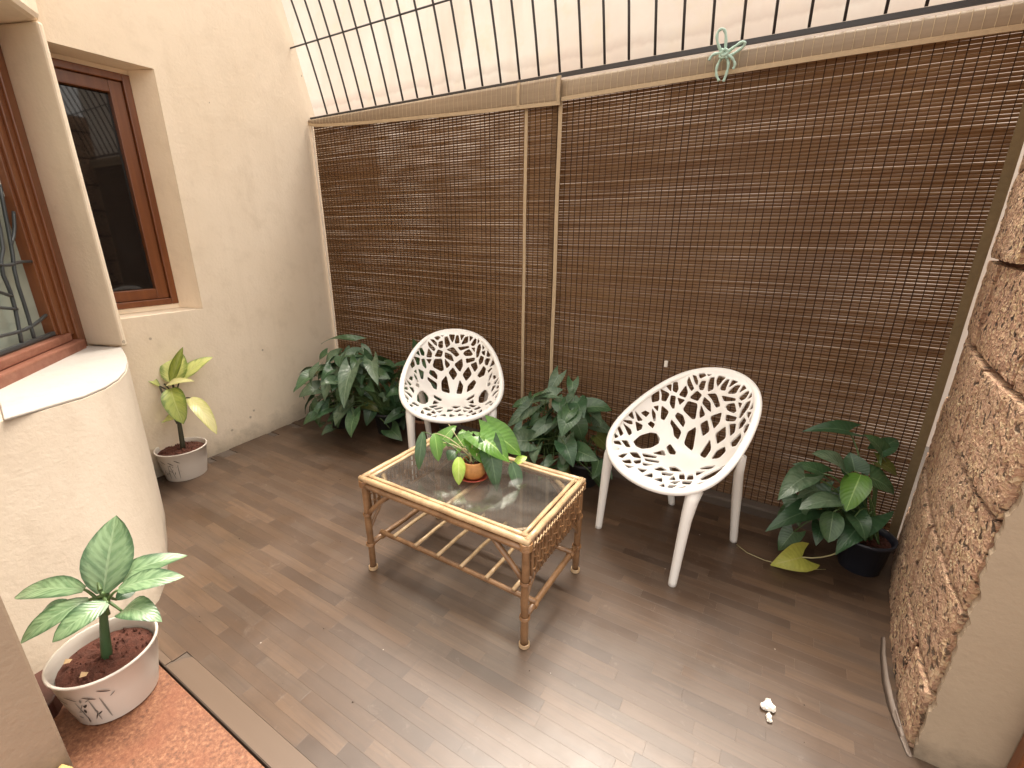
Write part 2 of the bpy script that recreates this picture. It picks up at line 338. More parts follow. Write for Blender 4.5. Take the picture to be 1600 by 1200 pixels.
M['leaf_new'] = mat_leaf('new_yellow_green_leaf', (0.42, 0.58, 0.10), (0.28, 0.45, 0.06), (0.6, 0.7, 0.25), (0.33, 0.48, 0.07), (0.6, 0.8, 0.15), 0.3, 0.3)
M['leaf_olive'] = mat_leaf('olive_leaf', (0.15, 0.17, 0.045), (0.10, 0.12, 0.03), (0.24, 0.26, 0.09), (0.10, 0.12, 0.03), (0.3, 0.35, 0.06), 0.2)
M['leaf_yellow'] = mat_leaf('yellowed_leaf', (0.46, 0.46, 0.085), (0.40, 0.38, 0.07), (0.5, 0.48, 0.14), (0.34, 0.36, 0.06), (0.6, 0.6, 0.1), 0.2, 0.45)
M['stem'] = mat_simple('green_stem', (0.085, 0.14, 0.045), 0.45, var=0.3)
M['stem_dark'] = mat_simple('dark_stem', (0.045, 0.040, 0.022), 0.6, var=0.35)
M['stem_pale'] = mat_simple('pale_stem', (0.42, 0.38, 0.20), 0.5, var=0.25)

# ------------------------------------------------------------------ mesh helpers
class MB:
    def __init__(s): s.v = []; s.f = []; s.uv = None
    def add(s, vs_, fs):
        b = len(s.v); s.v += [tuple(p) for p in vs_]; s.f += [tuple(b+i for i in f) for f in fs]; return s
    def box(s, lo, hi):
        x0, y0, z0 = lo; x1, y1, z1 = hi
        return s.add([(x0, y0, z0), (x1, y0, z0), (x1, y1, z0), (x0, y1, z0), (x0, y0, z1), (x1, y0, z1), (x1, y1, z1), (x0, y1, z1)],
                     [(0, 3, 2, 1), (4, 5, 6, 7), (0, 1, 5, 4), (1, 2, 6, 5), (2, 3, 7, 6), (3, 0, 4, 7)])
    def prism(s, poly, z0, z1):
        n = len(poly)
        a = sum(poly[i][0]*poly[(i+1) % n][1]-poly[(i+1) % n][0]*poly[i][1] for i in range(n))
        if a < 0: poly = poly[::-1]
        vs_ = [(x, y, z0) for x, y in poly]+[(x, y, z1) for x, y in poly]
        return s.add(vs_, [tuple(range(n))[::-1], tuple(range(n, 2*n))]+[(i, (i+1) % n, n+(i+1) % n, n+i) for i in range(n)])
    def tube(s, pts, rad, n=8, cap=True):
        pts = [Vector(p) for p in pts]; m = len(pts)
        rads = rad if isinstance(rad, (list, tuple)) else [rad]*m
        b = len(s.v); t0 = (pts[1]-pts[0]).normalized()
        ref = Vector((0, 0, 1)) if abs(t0.z) < 0.9 else Vector((1, 0, 0))
        side = t0.cross(ref).normalized()
        for i, p in enumerate(pts):
            t = (pts[min(i+1, m-1)]-pts[max(i-1, 0)]).normalized()
            side = (side-t*side.dot(t)).normalized(); u = t.cross(side)
            for j in range(n):
                a = 2*math.pi*j/n; q = p+(side*math.cos(a)+u*math.sin(a))*rads[i]; s.v.append(tuple(q))
        for i in range(m-1):
            for j in range(n):
                s.f.append((b+i*n+j, b+i*n+(j+1) % n, b+(i+1)*n+(j+1) % n, b+(i+1)*n+j))
        if cap:
            s.f.append(tuple(b+j for j in range(n))[::-1]); s.f.append(tuple(b+(m-1)*n+j for j in range(n)))
        return s
    def lathe(s, c, prof, n=32, cap=True):
        b = len(s.v); m = len(prof)
        for r, z in prof:
            for j in range(n):
                a = 2*math.pi*j/n; s.v.append((c[0]+r*math.cos(a), c[1]+r*math.sin(a), c[2]+z))
        for i in range(m-1):
            for j in range(n):
                s.f.append((b+i*n+j, b+i*n+(j+1) % n, b+(i+1)*n+(j+1) % n, b+(i+1)*n+j))
        if cap:
            s.f.append(tuple(b+j for j in range(n))[::-1]); s.f.append(tuple(b+(m-1)*n+j for j in range(n)))
        return s
    def mesh(s, name, smooth=False):
        me = bpy.data.meshes.new(name); me.from_pydata(s.v, [], s.f); me.update()
        if smooth:
            for p in me.polygons: p.use_smooth = True
        return me
    def build(s, name, mat, parent=None, smooth=False, local=False, bevel=0.0):
        """vertices are in world space unless local; the object's origin goes to its parent's place"""
        o = bpy.data.objects.new(name, None if False else s.mesh(name, smooth)); COL.objects.link(o)
        if not local:
            off = world_loc(parent) if parent else Vector((0, 0, 0))
            if off.length > 0: o.data.transform(Matrix.Translation(-off))
        if parent: o.parent = parent
        o.data.materials.append(M[mat] if isinstance(mat, str) else mat)
        if bevel:
            bv = o.modifiers.new('bevel', 'BEVEL'); bv.width = bevel; bv.segments = 2; bv.limit_method = 'ANGLE'
        return o
def world_loc(o):
    v = Vector((0, 0, 0))
    while o is not None: v = v+o.location; o = o.parent
    return v
def tag(o, label=None, cat=None, group=None, kind=None):
    if label: o['label'] = label
    if cat: o['category'] = cat
    if group: o['group'] = group
    if kind: o['kind'] = kind
    return o
def empty(name, loc, label, cat, group=None, rz=0.0):
    o = bpy.data.objects.new(name, None); COL.objects.link(o); o.location = loc; o.rotation_euler = (0, 0, rz)
    o.empty_display_size = 0.1
    return tag(o, label, cat, group)
def smooth_by_angle(o, ang=40):
    me = o.data
    for p in me.polygons: p.use_smooth = True
    try: me.set_sharp_from_angle(angle=R_(ang))
    except Exception: pass

# ------------------------------------------------------------------ ground and floor
rng = random.Random(7)
g = MB(); g.box((-14, 2.62, -0.5), (14, 30, -0.20)); g.box((-14, -12, -0.5), (14, 2.62, -0.06))
tag(g.build('ground', 'ground'), kind='structure')
f = MB(); f.box((-3.6, 0.407, -0.05), (0.75, 2.62, 0.0))
floor = tag(f.build('floor', 'cement'), kind='structure')
zz_ = MB(); zz_.box((-1.99, 0.409, -0.0004), (-1.625, 0.430, 0.003)); zz_.build('vinyl_strip', 'bare_vinyl', floor)
sv = MB(); sv.add([(-1.62, 0.409, 0.003), (0.66, 0.409, 0.003), (0.66, 0.4753, 0.003), (-1.58, 0.4753, 0.003), (-1.60, 0.455, 0.003),
                   (-1.62, 0.409, -0.0005), (0.66, 0.409, -0.0005), (0.66, 0.4753, -0.0005), (-1.58, 0.4753, -0.0005), (-1.60, 0.455, -0.0005)],
                  [(0, 1, 2, 3, 4), (0, 5, 6, 1), (1, 6, 7, 2), (2, 7, 8, 3), (3, 8, 9, 4), (4, 9, 5, 0)])
sv.build('vinyl_strip', 'bare_vinyl', floor)

# printed wood strips of the floor: the 300 nearest are objects, the rest is one joined part
PW = 0.0455; LENS = (0.24, 0.29, 0.33, 0.37)
def plank_mb(L, x=0.0, y=0.0):
    c = 0.00025; h = 0.0042; gx = 0.00008; b = MB()
    x0, x1, y0, y1 = x+gx, x+L-gx, y+gx, y+PW-gx
    b.add([(x0, y0, 0.0006), (x1, y0, 0.0006), (x1, y1, 0.0006), (x0, y1, 0.0006),
           (x0, y0, h-c*0.3), (x1, y0, h-c*0.3), (x1, y1, h-c*0.3), (x0, y1, h-c*0.3),
           (x0+c, y0+c, h), (x1-c, y0+c, h), (x1-c, y1-c, h), (x0+c, y1-c, h)],
          [(0, 1, 5, 4), (1, 2, 6, 5), (2, 3, 7, 6), (3, 0, 4, 7), (4, 5, 9, 8), (5, 6, 10, 9), (6, 7, 11, 10), (7, 4, 8, 11), (8, 9, 10, 11)])
    return b
spots = []
y = 0.4755
while y < 2.44:
    x = -3.26+rng.uniform(0, 0.33)*-1+0.12
    xmin = -3.02 if y < 1.9 else -3.08
    while x < 0.60:
        L = rng.choice(LENS)
        if x+L > xmin+0.05 and not (y < 0.70 and x+0.24 < -2.3) and not (y < 0.47 and x < -1.66):
            spots.append((x, y, L))
        x += L
    y += PW
spots.append((-1.99, 0.4755-PW, 0.37))
spots.sort(key=lambda s: Vector((s[0]+s[2]/2+0.55, s[1]-0.35, 0)).length)
meshes = {}
for L in LENS:
    me = plank_mb(L).mesh('plank'); me.materials.append(M['plank']); meshes[L] = me
for (x, y, L) in spots[:300]:
    o = bpy.data.objects.new('plank', meshes[L]); COL.objects.link(o); o.location = (x, y, 0); o.parent = floor
rest = MB(); tones = []
for (x, y, L) in spots[300:]:
    b = plank_mb(L, x, y); n0 = len(rest.f); rest.add(b.v, b.f); tones += [rng.random()]*(len(rest.f)-n0)
ro = rest.build('plank_field', 'plank_attr', floor); ro['kind'] = 'stuff'
at = ro.data.attributes.new('tone', 'FLOAT', 'FACE'); at.data.foreach_set('value', tones)

# kerb under the blind
kb = MB(); kb.box((-3.25, 2.452, -0.04), (0.62, 2.62, 0.055))
tag(kb.build('kerb', 'cement', bevel=0.012), kind='structure')

# red laterite threshold slab in front of the camera
st = MB(); st.box((-1.86, -0.60, -0.12), (0.70, 0.402, -0.002))
tag(st.build('stone_threshold', 'red_stone', bevel=0.004), 'rough red stone slab beside the dark wood floor, under the large white pot', 'stone slab')

# ------------------------------------------------------------------ left wall with recessed window
def shrink(poly, d): return poly
WL = [(0.95, -3.083), (1.44, -3.100), (1.70, -3.120), (1.95, -3.150), (2.15, -3.185), (2.32, -3.215), (2.45, -3.238), (2.55, -3.262), (2.70, -3.30)]
def wx(y):
    for (y0, x0), (y1, x1) in zip(WL, WL[1:]):
        if y <= y1: return x0+(x1-x0)*(y-y0)/(y1-y0)
    return WL[-1][1]
def ztop(y): return min(4.2, 2.20+(2.56-y)/0.30) if y < 2.56 else 2.20
b = MB(); BX = -3.55
def wall_col(y0, y1, z0a, z0b, z1a, z1b):
    xa, xb = wx(y0), wx(y1)
    b.add([(xa, y0, z0a), (xb, y1, z0b), (xb, y1, z1b), (xa, y0, z1a), (BX, y0, z0a), (BX, y1, z0b), (BX, y1, z1b), (BX, y0, z1a)],
          [(0, 1, 2, 3), (5, 4, 7, 6), (3, 2, 6, 7), (0, 4, 5, 1), (1, 5, 6, 2), (4, 0, 3, 7)])
wall_col(0.95, 1.445, -0.1, -0.1, 0.955, 0.955)
wall_col(0.95, 1.445, 2.225, 2.225, ztop(0.95), ztop(1.445))
ys = [1.445+i*(2.56-1.445)/16 for i in range(17)]+[2.70]
for y0, y1 in zip(ys, ys[1:]): wall_col(y0, y1, -0.1, -0.1, ztop(y0), ztop(y1))
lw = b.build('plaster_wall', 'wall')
bm = bmesh.new(); bm.from_mesh(lw.data); bmesh.ops.remove_doubles(bm, verts=bm.verts, dist=0.0005)
# drop inner faces shared between columns
seen = {}
for fc in bm.faces: seen.setdefault(tuple(sorted(v.index for v in fc.verts)), []).append(fc)
bmesh.ops.delete(bm, geom=[q for L in seen.values() if len(L) > 1 for q in L], context='FACES_ONLY')
bm.to_mesh(lw.data); bm.free()
tag(lw, 'cream plastered wall with a deep recessed teak window, curving towards the bamboo blind', 'wall')
# window of the left wall
FX = -3.25
def frame_bars(y0, y1, z0, z1, w, x0, x1, name, parent, mat='frame', bev=0.004):
    for lo, hi in (((x0, y0, z0), (x1, y0+w, z1)), ((x0, y1-w, z0), (x1, y1, z1)), ((x0, y0+w, z0), (x1, y1-w, z0+w)), ((x0, y0+w, z1-w), (x1, y1-w, z1))):
        q = MB(); q.box(lo, hi); q.build(name, mat, parent, bevel=bev)
wf = MB(); wf.box((-3.40, 0.952, 0.957), (-3.395, 1.443, 2.223))
win = wf.build('window', 'pane', lw)
frame_bars(0.955, 1.384, 0.985, 2.20, 0.036, -3.32, -3.243, 'window_frame', win)
frame_bars(0.992, 1.347, 1.022, 2.163, 0.060, -3.325, -3.262, 'sash', win)
pn = MB(); pn.box((-3.302, 1.053, 1.083), (-3.296, 1.286, 2.102)); pn.build('pane', 'pane', win)
rv = MB(); rv.prism([(-3.104, 1.4440), (-3.246, 1.3845), (-3.54, 1.3845), (-3.54, 1.4440)], 0.957, 2.223); rv.build('reveal_filler', 'wall', win)
fl = MB(); fl.box((-3.53, 0.953, 0.957), (-3.250, 1.384, 0.984)); fl.box((-3.53, 0.953, 2.201), (-3.250, 1.384, 2.223)); fl.build('reveal_packing', 'wall', win)

# ------------------------------------------------------------------ near bay wall: bulging base, ledge, window above
top = [(-2.06, -0.10), (-2.12, 0.10), (-2.165, 0.30), (-2.185, 0.45), (-2.215, 0.56), (-2.28, 0.65), (-2.37, 0.725), (-2.48, 0.79), (-2.62, 0.850), (-2.80, 0.91), (-3.00, 0.965), (-3.2, 1.02)]
bot = [(-1.84, -0.12), (-1.835, 0.06), (-1.835, 0.20), (-1.85, 0.33), (-1.885, 0.44), (-1.95, 0.53), (-2.06, 0.605), (-2.20, 0.668), (-2.36, 0.735), (-2.60, 0.83), (-2.90, 0.925), (-3.2, 1.02)]
ZL = 0.812
b = MB(); n = 14; K = len(top)
for i in range(n+1):
    t = i/n; z = -0.03+(ZL+0.03)*t; e = t**0.8
    for p, q in zip(bot, top): b.v.append((p[0]+(q[0]-p[0])*e, p[1]+(q[1]-p[1])*e, z))
for i in range(n):
    for j in range(K-1): b.f.append((i*K+j, i*K+j+1, (i+1)*K+j+1, (i+1)*K+j))
bk = len(b.v); b.v += [(-3.7, 1.02, -0.03), (-3.7, -0.12, -0.03), (-3.7, 1.02, ZL), (-3.7, -0.10, ZL)]
b.f.append(tuple(n*K+j for j in range(K))+(bk+2, bk+3))
b.f += [(K-1, bk, bk+2, n*K+K-1), (bk, bk+1, bk+3, bk+2), (bk+1, 0, n*K, bk+3)]
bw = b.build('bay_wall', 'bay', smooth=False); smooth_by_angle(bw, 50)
tag(bw, 'near cream wall with a bulging rounded base, white ledge and teak window above it', 'wall')
# white painted ledge on top of the base
Lg = [(x-0.004 if i < 11 else x, y) for i, (x, y) in enumerate(top)]
led = [(-2.155, 0.335)]+Lg[3:11]+[(-3.04, 0.945), (-3.20, 0.872), (-2.66, 0.435), (-2.50, 0.395)]
q = MB(); q.prism(led, ZL+0.001, ZL+0.012); q.build('ledge', 'ledge', bw, bevel=0.004)
# plaster shoulder where the ledge ends on the near side
q = MB(); q.prism([(-2.160, 0.33), (-2.50, 0.390), (-2.66, 0.43), (-2.75, 0.30), (-2.45, -0.10), (-2.065, -0.10), (-2.125, 0.10)], ZL+0.001, ZL+0.05)
q.build('shoulder', 'bay', bw, bevel=0.015)
# upper wall: corner fin, lintel and the wall over the window
E_ = (-2.985, 0.972); W_ = (-3.22, 0.885); D = Vector((0.784, -0.6205)); N_ = Vector((0.6205, 0.784))
def alongW(s, o=0.0): return (W_[0]+D.x*s+N_.x*o, W_[1]+D.y*s+N_.y*o)
fin = [E_, W_, (-3.40, 0.87), (-3.56, 0.95), (-3.56, 1.0), (-3.06, 0.998), (-3.0, 0.993)]
q = MB(); q.prism(fin, ZL+0.0125, 2.272); q.build('window_jamb', 'wall', bw, bevel=0.012)
lin = [E_, (E_[0]+D.x*1.4, E_[1]+D.y*1.4), alongW(1.5, -0.35), (-3.56, 0.80), (-3.56, 0.994), (-3.0, 0.994)]
q = MB(); q.prism(lin, 2.274, 4.2); q.build('lintel_wall', 'wall', bw, bevel=0.03)
# window in the bay
def wbox(s0, s1, o0, o1, z0, z1):
    m = MB(); m.prism([alongW(s0, o0), alongW(s1, o0), alongW(s1, o1), alongW(s0, o1)], z0, z1); return m
fr = wbox(0.004, 0.072, -0.075, 0.012, 0.815, 2.272).build('window_frame', 'frame', bw, bevel=0.006)
wbox(0.073, 0.112, -0.075, 0.000, 0.90, 2.272).build('sash', 'frame', fr, bevel=0.005)
wbox(0.113, 0.160, -0.075, -0.012, 0.91, 2.272).build('sash', 'frame', fr, bevel=0.005)
wbox(0.161, 0.180, -0.075, -0.026, 0.914, 2.272).build('sash', 'frame', fr, bevel=0.004)
wbox(0.073, 1.30, -0.070, 0.035, 0.815, 0.872).build('window_sill', 'sill', bw, bevel=0.008)
wbox(0.113, 1.30, -0.070, 0.004, 0.873, 0.912).build('window_sill', 'sill', bw, bevel=0.006)
wbox(0.181, 1.30, -0.074, -0.070, 0.914, 2.272).build('pane', 'frost', bw)
wbox(0.181, 1.30, -0.060, -0.056, 1.555, 2.27).build('curtain', 'curtain', bw)
# wrought iron grille, branch-like flat bars
gr = wbox(0.182, 1.30, -0.042, -0.026, 0.918, 0.936).build('window_grille', 'grey_iron', bw, bevel=0.003)
branches = [[(0.32, 1.60), (0.34, 1.357), (0.421, 1.262), (0.40, 1.124), (0.444, 0.937)], [(0.24, 1.60), (0.297, 1.334), (0.339, 1.213), (0.337, 1.062), (0.346, 0.937)],
            [(0.62, 1.30), (0.477, 1.283), (0.373, 1.262), (0.27, 1.275), (0.16, 1.27)], [(0.66, 1.25), (0.53, 1.185), (0.406, 1.136)], [(0.70, 1.11), (0.568, 1.115), (0.40, 1.079)],
            [(0.75, 1.02), (0.632, 0.995), (0.414, 0.983), (0.30, 0.995), (0.20, 1.02)], [(0.60, 1.60), (0.62, 1.3), (0.58, 1.115), (0.63, 0.937)],
            [(0.30, 1.345), (0.24, 1.40), (0.20, 1.49)], [(0.42, 1.262), (0.50, 1.38), (0.53, 1.6)]]
for br in branches:
    pts = [(*alongW(max(s, 0.186), -0.034), z) for s, z in br]
    # smooth the polyline once
    sm = [pts[0]]
    for a, c in zip(pts, pts[1:]):
        sm += [tuple(a[i]*0.75+c[i]*0.25 for i in range(3)), tuple(a[i]*0.25+c[i]*0.75 for i in range(3))]
    sm.append(pts[-1])
    MB().tube(sm, 0.0075, 6).build('grille_bar', 'grey_iron', gr, smooth=True)
# dark painted riser at its foot
q = MB(); q.prism([(-1.90, -0.10), (-1.73, -0.02), (-1.715, 0.155), (-1.80, 0.215), (-1.90, 0.22)], -0.01, 0.055); q.build('skirting', 'darkriser', bw, bevel=0.006)

# ------------------------------------------------------------------ door jamb at the very front left
q = MB(); q.prism([(-1.490, 0.128), (-1.50, -0.45), (-2.02, -0.45), (-2.00, 0.03)], -0.02, 2.6)
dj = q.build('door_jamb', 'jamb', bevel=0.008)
tag(dj, 'shadowed beige wall corner beside the large white pot, its foot chipped', 'wall')
ch = MB(); r3 = random.Random(3)
for i in range(5):
    c = Vector((-1.478+r3.uniform(-.012, .02), 0.10-0.03*i, 0.012+r3.uniform(0, .02)))
    vs_ = [c+Vector((r3.uniform(-1, 1), r3.uniform(-1, 1), r3.uniform(-1, 1))).normalized()*r3.uniform(.015, .03) for _ in range(8)]
    bmx = bmesh.new(); [bmx.verts.new(v) for v in vs_]; bmesh.ops.convex_hull(bmx, input=bmx.verts)
    bmx.verts.index_update(); ch.add([v.co for v in bmx.verts if v.link_faces], []) if False else None
    idx = {v: i2 for i2, v in enumerate(bmx.verts)}
    ch.add([v.co for v in bmx.verts], [[idx[v] for v in fc.verts] for fc in bmx.faces]); bmx.free()
ch.build('broken_plaster', 'raw_plaster', dj)

# ------------------------------------------------------------------ laterite wall on the right
def lx(y): return 0.51+0.13*(max(0, (y-1.4)/1.16))**2.0
core = MB(); ysl = [1.405+i*(2.57-1.405)/10 for i in range(11)]
poly = [(lx(y)+0.022, y) for y in ysl]+[(1.2, 2.57), (1.2, 1.405)]
core.prism(poly, -0.05, 2.62)
sw = core.build('laterite_wall', 'mortar')
tag(sw, 'rough red brown laterite block wall at the right end of the bamboo blind', 'wall')
ZJ = [-0.03, 0.22, 0.50, 0.765, 1.045, 1.335, 1.62, 1.90, 2.18, 2.46, 2.62]
for ci, (z0, z1) in enumerate(zip(ZJ, ZJ[1:])):
    js = [1.40, 1.60, 2.13, 2.56] if ci % 2 == 0 else [1.40, 1.855, 2.36, 2.56]
    if ci == 0: js = [1.40, 1.60, 2.02, 2.56]
    for y0, y1 in zip(js, js[1:]):
        gp = 0.0070+rng.uniform(0, .005); ya, yb, za, zb = y0+(gp if y0 > 1.41 else 0.006), y1-(gp if y1 < 2.55 else 0), z0+gp, z1-gp
        ny, nz = max(4, int((yb-ya)/0.013)), max(4, int((zb-za)/0.013))
        q = MB(); dx = rng.uniform(-0.009, 0.007)
        for iz in range(nz+1):
            for iy in range(ny+1):
                u, w = iy/ny, iz/nz; yy = ya+(yb-ya)*u; zz = za+(zb-za)*w
                edge = min(u*ny, (1-u)*ny, w*nz, (1-w)*nz)
                nv = noise.noise(Vector((yy*9, zz*9, ci*3.1+y0*7)))*0.0035+noise.noise(Vector((yy*30, zz*30, ci*1.7)))*0.0035+noise.noise(Vector((yy*75, zz*75, ci*2.7)))*0.004
                rnd_ = 0.0025 if edge < 0.5 else 0
                q.v.append((lx(yy)-0.004+dx-nv+rnd_, yy+noise.noise(Vector((zz*25, yy*3, 9)))*0.004*(edge < 0.5), zz+noise.noise(Vector((yy*25, 5, zz*3)))*0.004*(edge < 0.5)))
        w_ = ny+1
        for iz in range(nz):
            for iy in range(ny): q.f.append((iz*w_+iy, (iz+1)*w_+iy, (iz+1)*w_+iy+1, iz*w_+iy+1))
        # skirt back into the joint
        ring = [i for i in range(w_)]+[r_*w_+ny for r_ in range(1, nz+1)]+[nz*w_+i for i in range(ny-1, -1, -1)]+[r_*w_ for r_ in range(nz-1, 0, -1)]
        bb = len(q.v)
        for i in ring:
            p = q.v[i]; q.v.append((p[0]+0.05, p[1], p[2]))
        for i in range(len(ring)):
            j = (i+1) % len(ring); q.f.append((ring[i], ring[j], bb+j, bb+i))
        smooth_by_angle(q.build('block', 'laterite', sw), 38)
# tan plaster face with a ragged edge, door frame beyond it
q = MB(); zs = [-0.02+i*0.0075 for i in range(353)]
lefts = []
for z in zs:
    lefts.append(0.516+0.010*noise.noise(Vector((z*5, 1, 2)))+0.009*noise.noise(Vector((z*22, 4, 2)))+0.005*noise.noise(Vector((z*60, 4, 7)))+0.0025*noise.noise(Vector((z*140, 1, 7))))
for z, l in zip(zs, lefts): q.v += [(l, 1.378, z), (l+0.004, 1.404, z), (0.84, 1.378, z), (0.84, 1.404, z)]
for i in range(len(zs)-1):
    a = i*4; c = a+4; q.f += [(a, a+2, c+2, c), (a+1, a, c, c+1), (a+2, a+3, c+3, c+2)]
q.f += [(len(q.v)-4, len(q.v)-2, len(q.v)-1, len(q.v)-3)]
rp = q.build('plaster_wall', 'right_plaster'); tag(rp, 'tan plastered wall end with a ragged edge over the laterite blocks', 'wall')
dfm = MB(); dfm.box((0.700, 1.315, -0.01), (0.86, 1.377, 2.3)); dfm.box((0.682, 1.335, -0.01), (0.6995, 1.377, 2.3))
dfo = dfm.build('door_frame', 'frame', bevel=0.006)
tag(dfo, 'red brown wooden door frame post against the tan plaster at bottom right', 'door frame')
# peeled vinyl edge curling up along the laterite wall
q = MB(); pts = [(0.492, 1.84), (0.478, 1.74), (0.470, 1.62), (0.474, 1.52), (0.487, 1.44), (0.500, 1.37)]
for i, (x, y) in enumerate(pts):
    h = (0.010, 0.024, 0.034, 0.030, 0.018, 0.008)[i]; q.v += [(x, y, 0.0045), (x+0.012, y, h), (x+0.0125, y, h-0.001), (x+0.002, y, 0.0045)]
for i in range(len(pts)-1):
    a = i*4; c = a+4
    for j in range(4): q.f.append((a+j, a+(j+1) % 4, c+(j+1) % 4, c+j))
tag(q.build('vinyl_edge', 'clear_strip', smooth=True), 'pale curled floor edge strip at the foot of the laterite wall', 'floor trim')

# ------------------------------------------------------------------ neighbour wall behind the blind
nb = MB(); nb.box((-7.5, 4.60, -0.25), (6.5, 4.85, 5.6)); nb.box((-7.5, 4.56, 5.6), (6.5, 4.90, 5.72))
tag(nb.build('boundary_wall', 'neighbour'), 'tall pale stained wall seen through the iron bars behind the blind', 'wall')

# ------------------------------------------------------------------ sloping iron grille above the blind
gx0, gx1, GY, GZ, GK = -3.255, 0.95, 2.505, 2.190, 0.30
root = empty('iron_grille', (0, GY, GZ), 'dark iron bar grille sloping up above the bamboo blind', 'grille')
q = MB(); q.box((gx0, GY-0.006, GZ-0.008), (gx1, GY+0.006, GZ+0.012)); q.build('bottom_rail', 'iron', root)
d = Vector((0, -GK, 1)); Lb = 1.75
def gp(x, h): return (x, GY-0.25*h-0.085*h*h, GZ+h)
nbar = int((gx1-(-3.06))/0.1222)+1
bar = MB().tube([gp(-3.06, 0.014+(Lb-0.014)*i/10) for i in range(11)], 0.0064, 6).build('bar', 'iron', root, smooth=True)
for i in range(1, nbar):
    c = bar.copy(); COL.objects.link(c); c.parent = root; c.location.x = 0.1222*i+rng.uniform(-.003, .003)
MB().tube([gp(gx0, 0.41), gp(gx1, 0.41)], 0.005, 6).build('cross_rod', 'iron', root, smooth=True)
c2 = MB().tube([gp(gx0, 1.20), gp(gx1, 1.20)], 0.005, 6).build('cross_rod', 'iron', root, smooth=True)

# ------------------------------------------------------------------ bamboo blinds
def fbm(x, z, s=1.0): return noise.noise(Vector((x*s, z*s, 3.3)))
def blind(x0, x1, y, label, seed, open_fn, edge_l, edge_r, vz):
    r = random.Random(seed)
    root = empty('bamboo_blind', ((x0+x1)/2, y, 0), label, 'blind', 'roll-down bamboo blinds on the back side')
    ZB, ZT, P = 0.050, (2.165 if x0 < -2 else 2.150), 0.0145
    rows = int((ZT-ZB)/P); seg = 46
    q = MB()
    for i in range(rows):
        zc = ZB+P*(i+0.5); wob = r.uniform(-0.0006, 0.0006); rowgap = r.random()**3*0.0040
        b0 = len(q.v); ph = r.uniform(0, 50)
        for j in range(seg+1):
            x = x0+(x1-x0)*j/seg
            gap = 0.00012+rowgap*max(0.0, -0.05+1.5*noise.noise(Vector((x*2.1, ph, 1))))+open_fn(x, zc)*max(0.0, 0.55+1.1*noise.noise(Vector((x*6, zc*30+ph*0.2, seed))))
            gap = min(gap, 0.0062); hgt = P-gap
            sag = 0.010*math.sin(2.2*x+1.0)*(1-abs(zc-1.1)/1.2)*0.6
            z = zc+wob+sag+0.006*noise.noise(Vector((x*1.1, zc*2.2, seed)))+0.0006*noise.noise(Vector((x*3, ph, 5))); yb = y+0.004*noise.noise(Vector((x*1.3, zc*1.1, 8)))*2
            q.v += [(x, yb-0.0004, z-hgt/2+0.0006), (x, yb-0.0036, z), (x, yb-0.0004, z+hgt/2-0.0006), (x, yb+0.0014, z+hgt/2), (x, yb+0.0014, z-hgt/2)]
        for j in range(seg):
            a = b0+j*5; c = a+5
            for k_ in range(5): q.f.append((a+k_, c+k_, c+(k_+1) % 5, a+(k_+1) % 5))
    so_ = q.build('slat', 'slat', root); so_['kind'] = 'stuff'
    t = MB(); x = x0+0.02
    while x < x1-0.01:
        xx = x+r.uniform(-.002, .002); w = r.uniform(0.0011, 0.0022)
        t.add([(xx-w, y-0.0085, ZB), (xx+w, y-0.0085, ZB), (xx+w, y-0.0085, ZT), (xx-w, y-0.0085, ZT), (xx-w, y-0.0065, ZB), (xx+w, y-0.0065, ZB), (xx+w, y-0.0065, ZT), (xx-w, y-0.0065, ZT)],
              [(0, 1, 2, 3), (1, 5, 6, 2), (4, 0, 3, 7), (5, 4, 7, 6)])
        x += 0.0335
    to = t.build('thread', 'thread', root); to['kind'] = 'stuff'
    for (xe, w, mat) in edge_l+edge_r:
        e = MB(); n = 24
        for i in range(n+1):
            z = ZB-0.004+(ZT-ZB+0.004)*i/n; dxw = 0.004*noise.noise(Vector((z*2.2, xe, 1)))
            e.v += [(xe-w/2+dxw, y-0.0125, z), (xe+w/2+dxw, y-0.0125, z), (xe+w/2+dxw, y-0.009, z), (xe-w/2+dxw, y-0.009, z)]
        for i in range(n):
            for k_ in range(4): e.f.append((i*4+k_, i*4+(k_+1) % 4, i*4+4+(k_+1) % 4, i*4+4+k_))
        e.f += [(0, 3, 2, 1), (n*4, n*4+1, n*4+2, n*4+3)]
        e.build('edge_tape', mat, root)
    bt = MB().tube([(x0+0.005, y, ZB-0.004), (x1-0.005, y, ZB-0.004)], 0.010, 8).build('bottom_rod', 'slat', root, smooth=True)
    # valance: a short flap of paler reed with its own threads and hem
    n = 40; v = MB(); hem = MB(); th = MB(); zt = 2.180 if x0 < -2 else 2.164
    xs = [vz[0]+(vz[1]-vz[0])*i/n for i in range(n+1)]
    def zb(x): return vz[2](x)
    yv = y-0.022-vz[3]
    for i, x in enumerate(xs):
        b_ = 0.010*noise.noise(Vector((x*1.5, 2, seed)))
        m = 7
        for j in range(m+1):
            tt = j/m; z = zt+(zb(x)+0.012-zt)*tt; bulge = math.sin(tt*math.pi)*0.006+0.004*tt
            v.v.append((x, yv-bulge-b_*tt, z))
    m1 = 8
    for i in range(n):
        for j in range(m1-1): v.f.append((i*m1+j, i*m1+j+1, (i+1)*m1+j+1, (i+1)*m1+j))
    vo = v.build('valance', 'valance', root, smooth=True); sd_ = vo.modifiers.new('thick', 'SOLIDIFY'); sd_.thickness = 0.003
    for i, x in enumerate(xs):
        p = Vector(v.v[i*m1+m1-1]); hem.v += [(p.x, p.y-0.004, p.z+0.006), (p.x, p.y-0.005, p.z-0.013), (p.x, p.y+0.002, p.z-0.013), (p.x, p.y+0.002, p.z+0.006)]
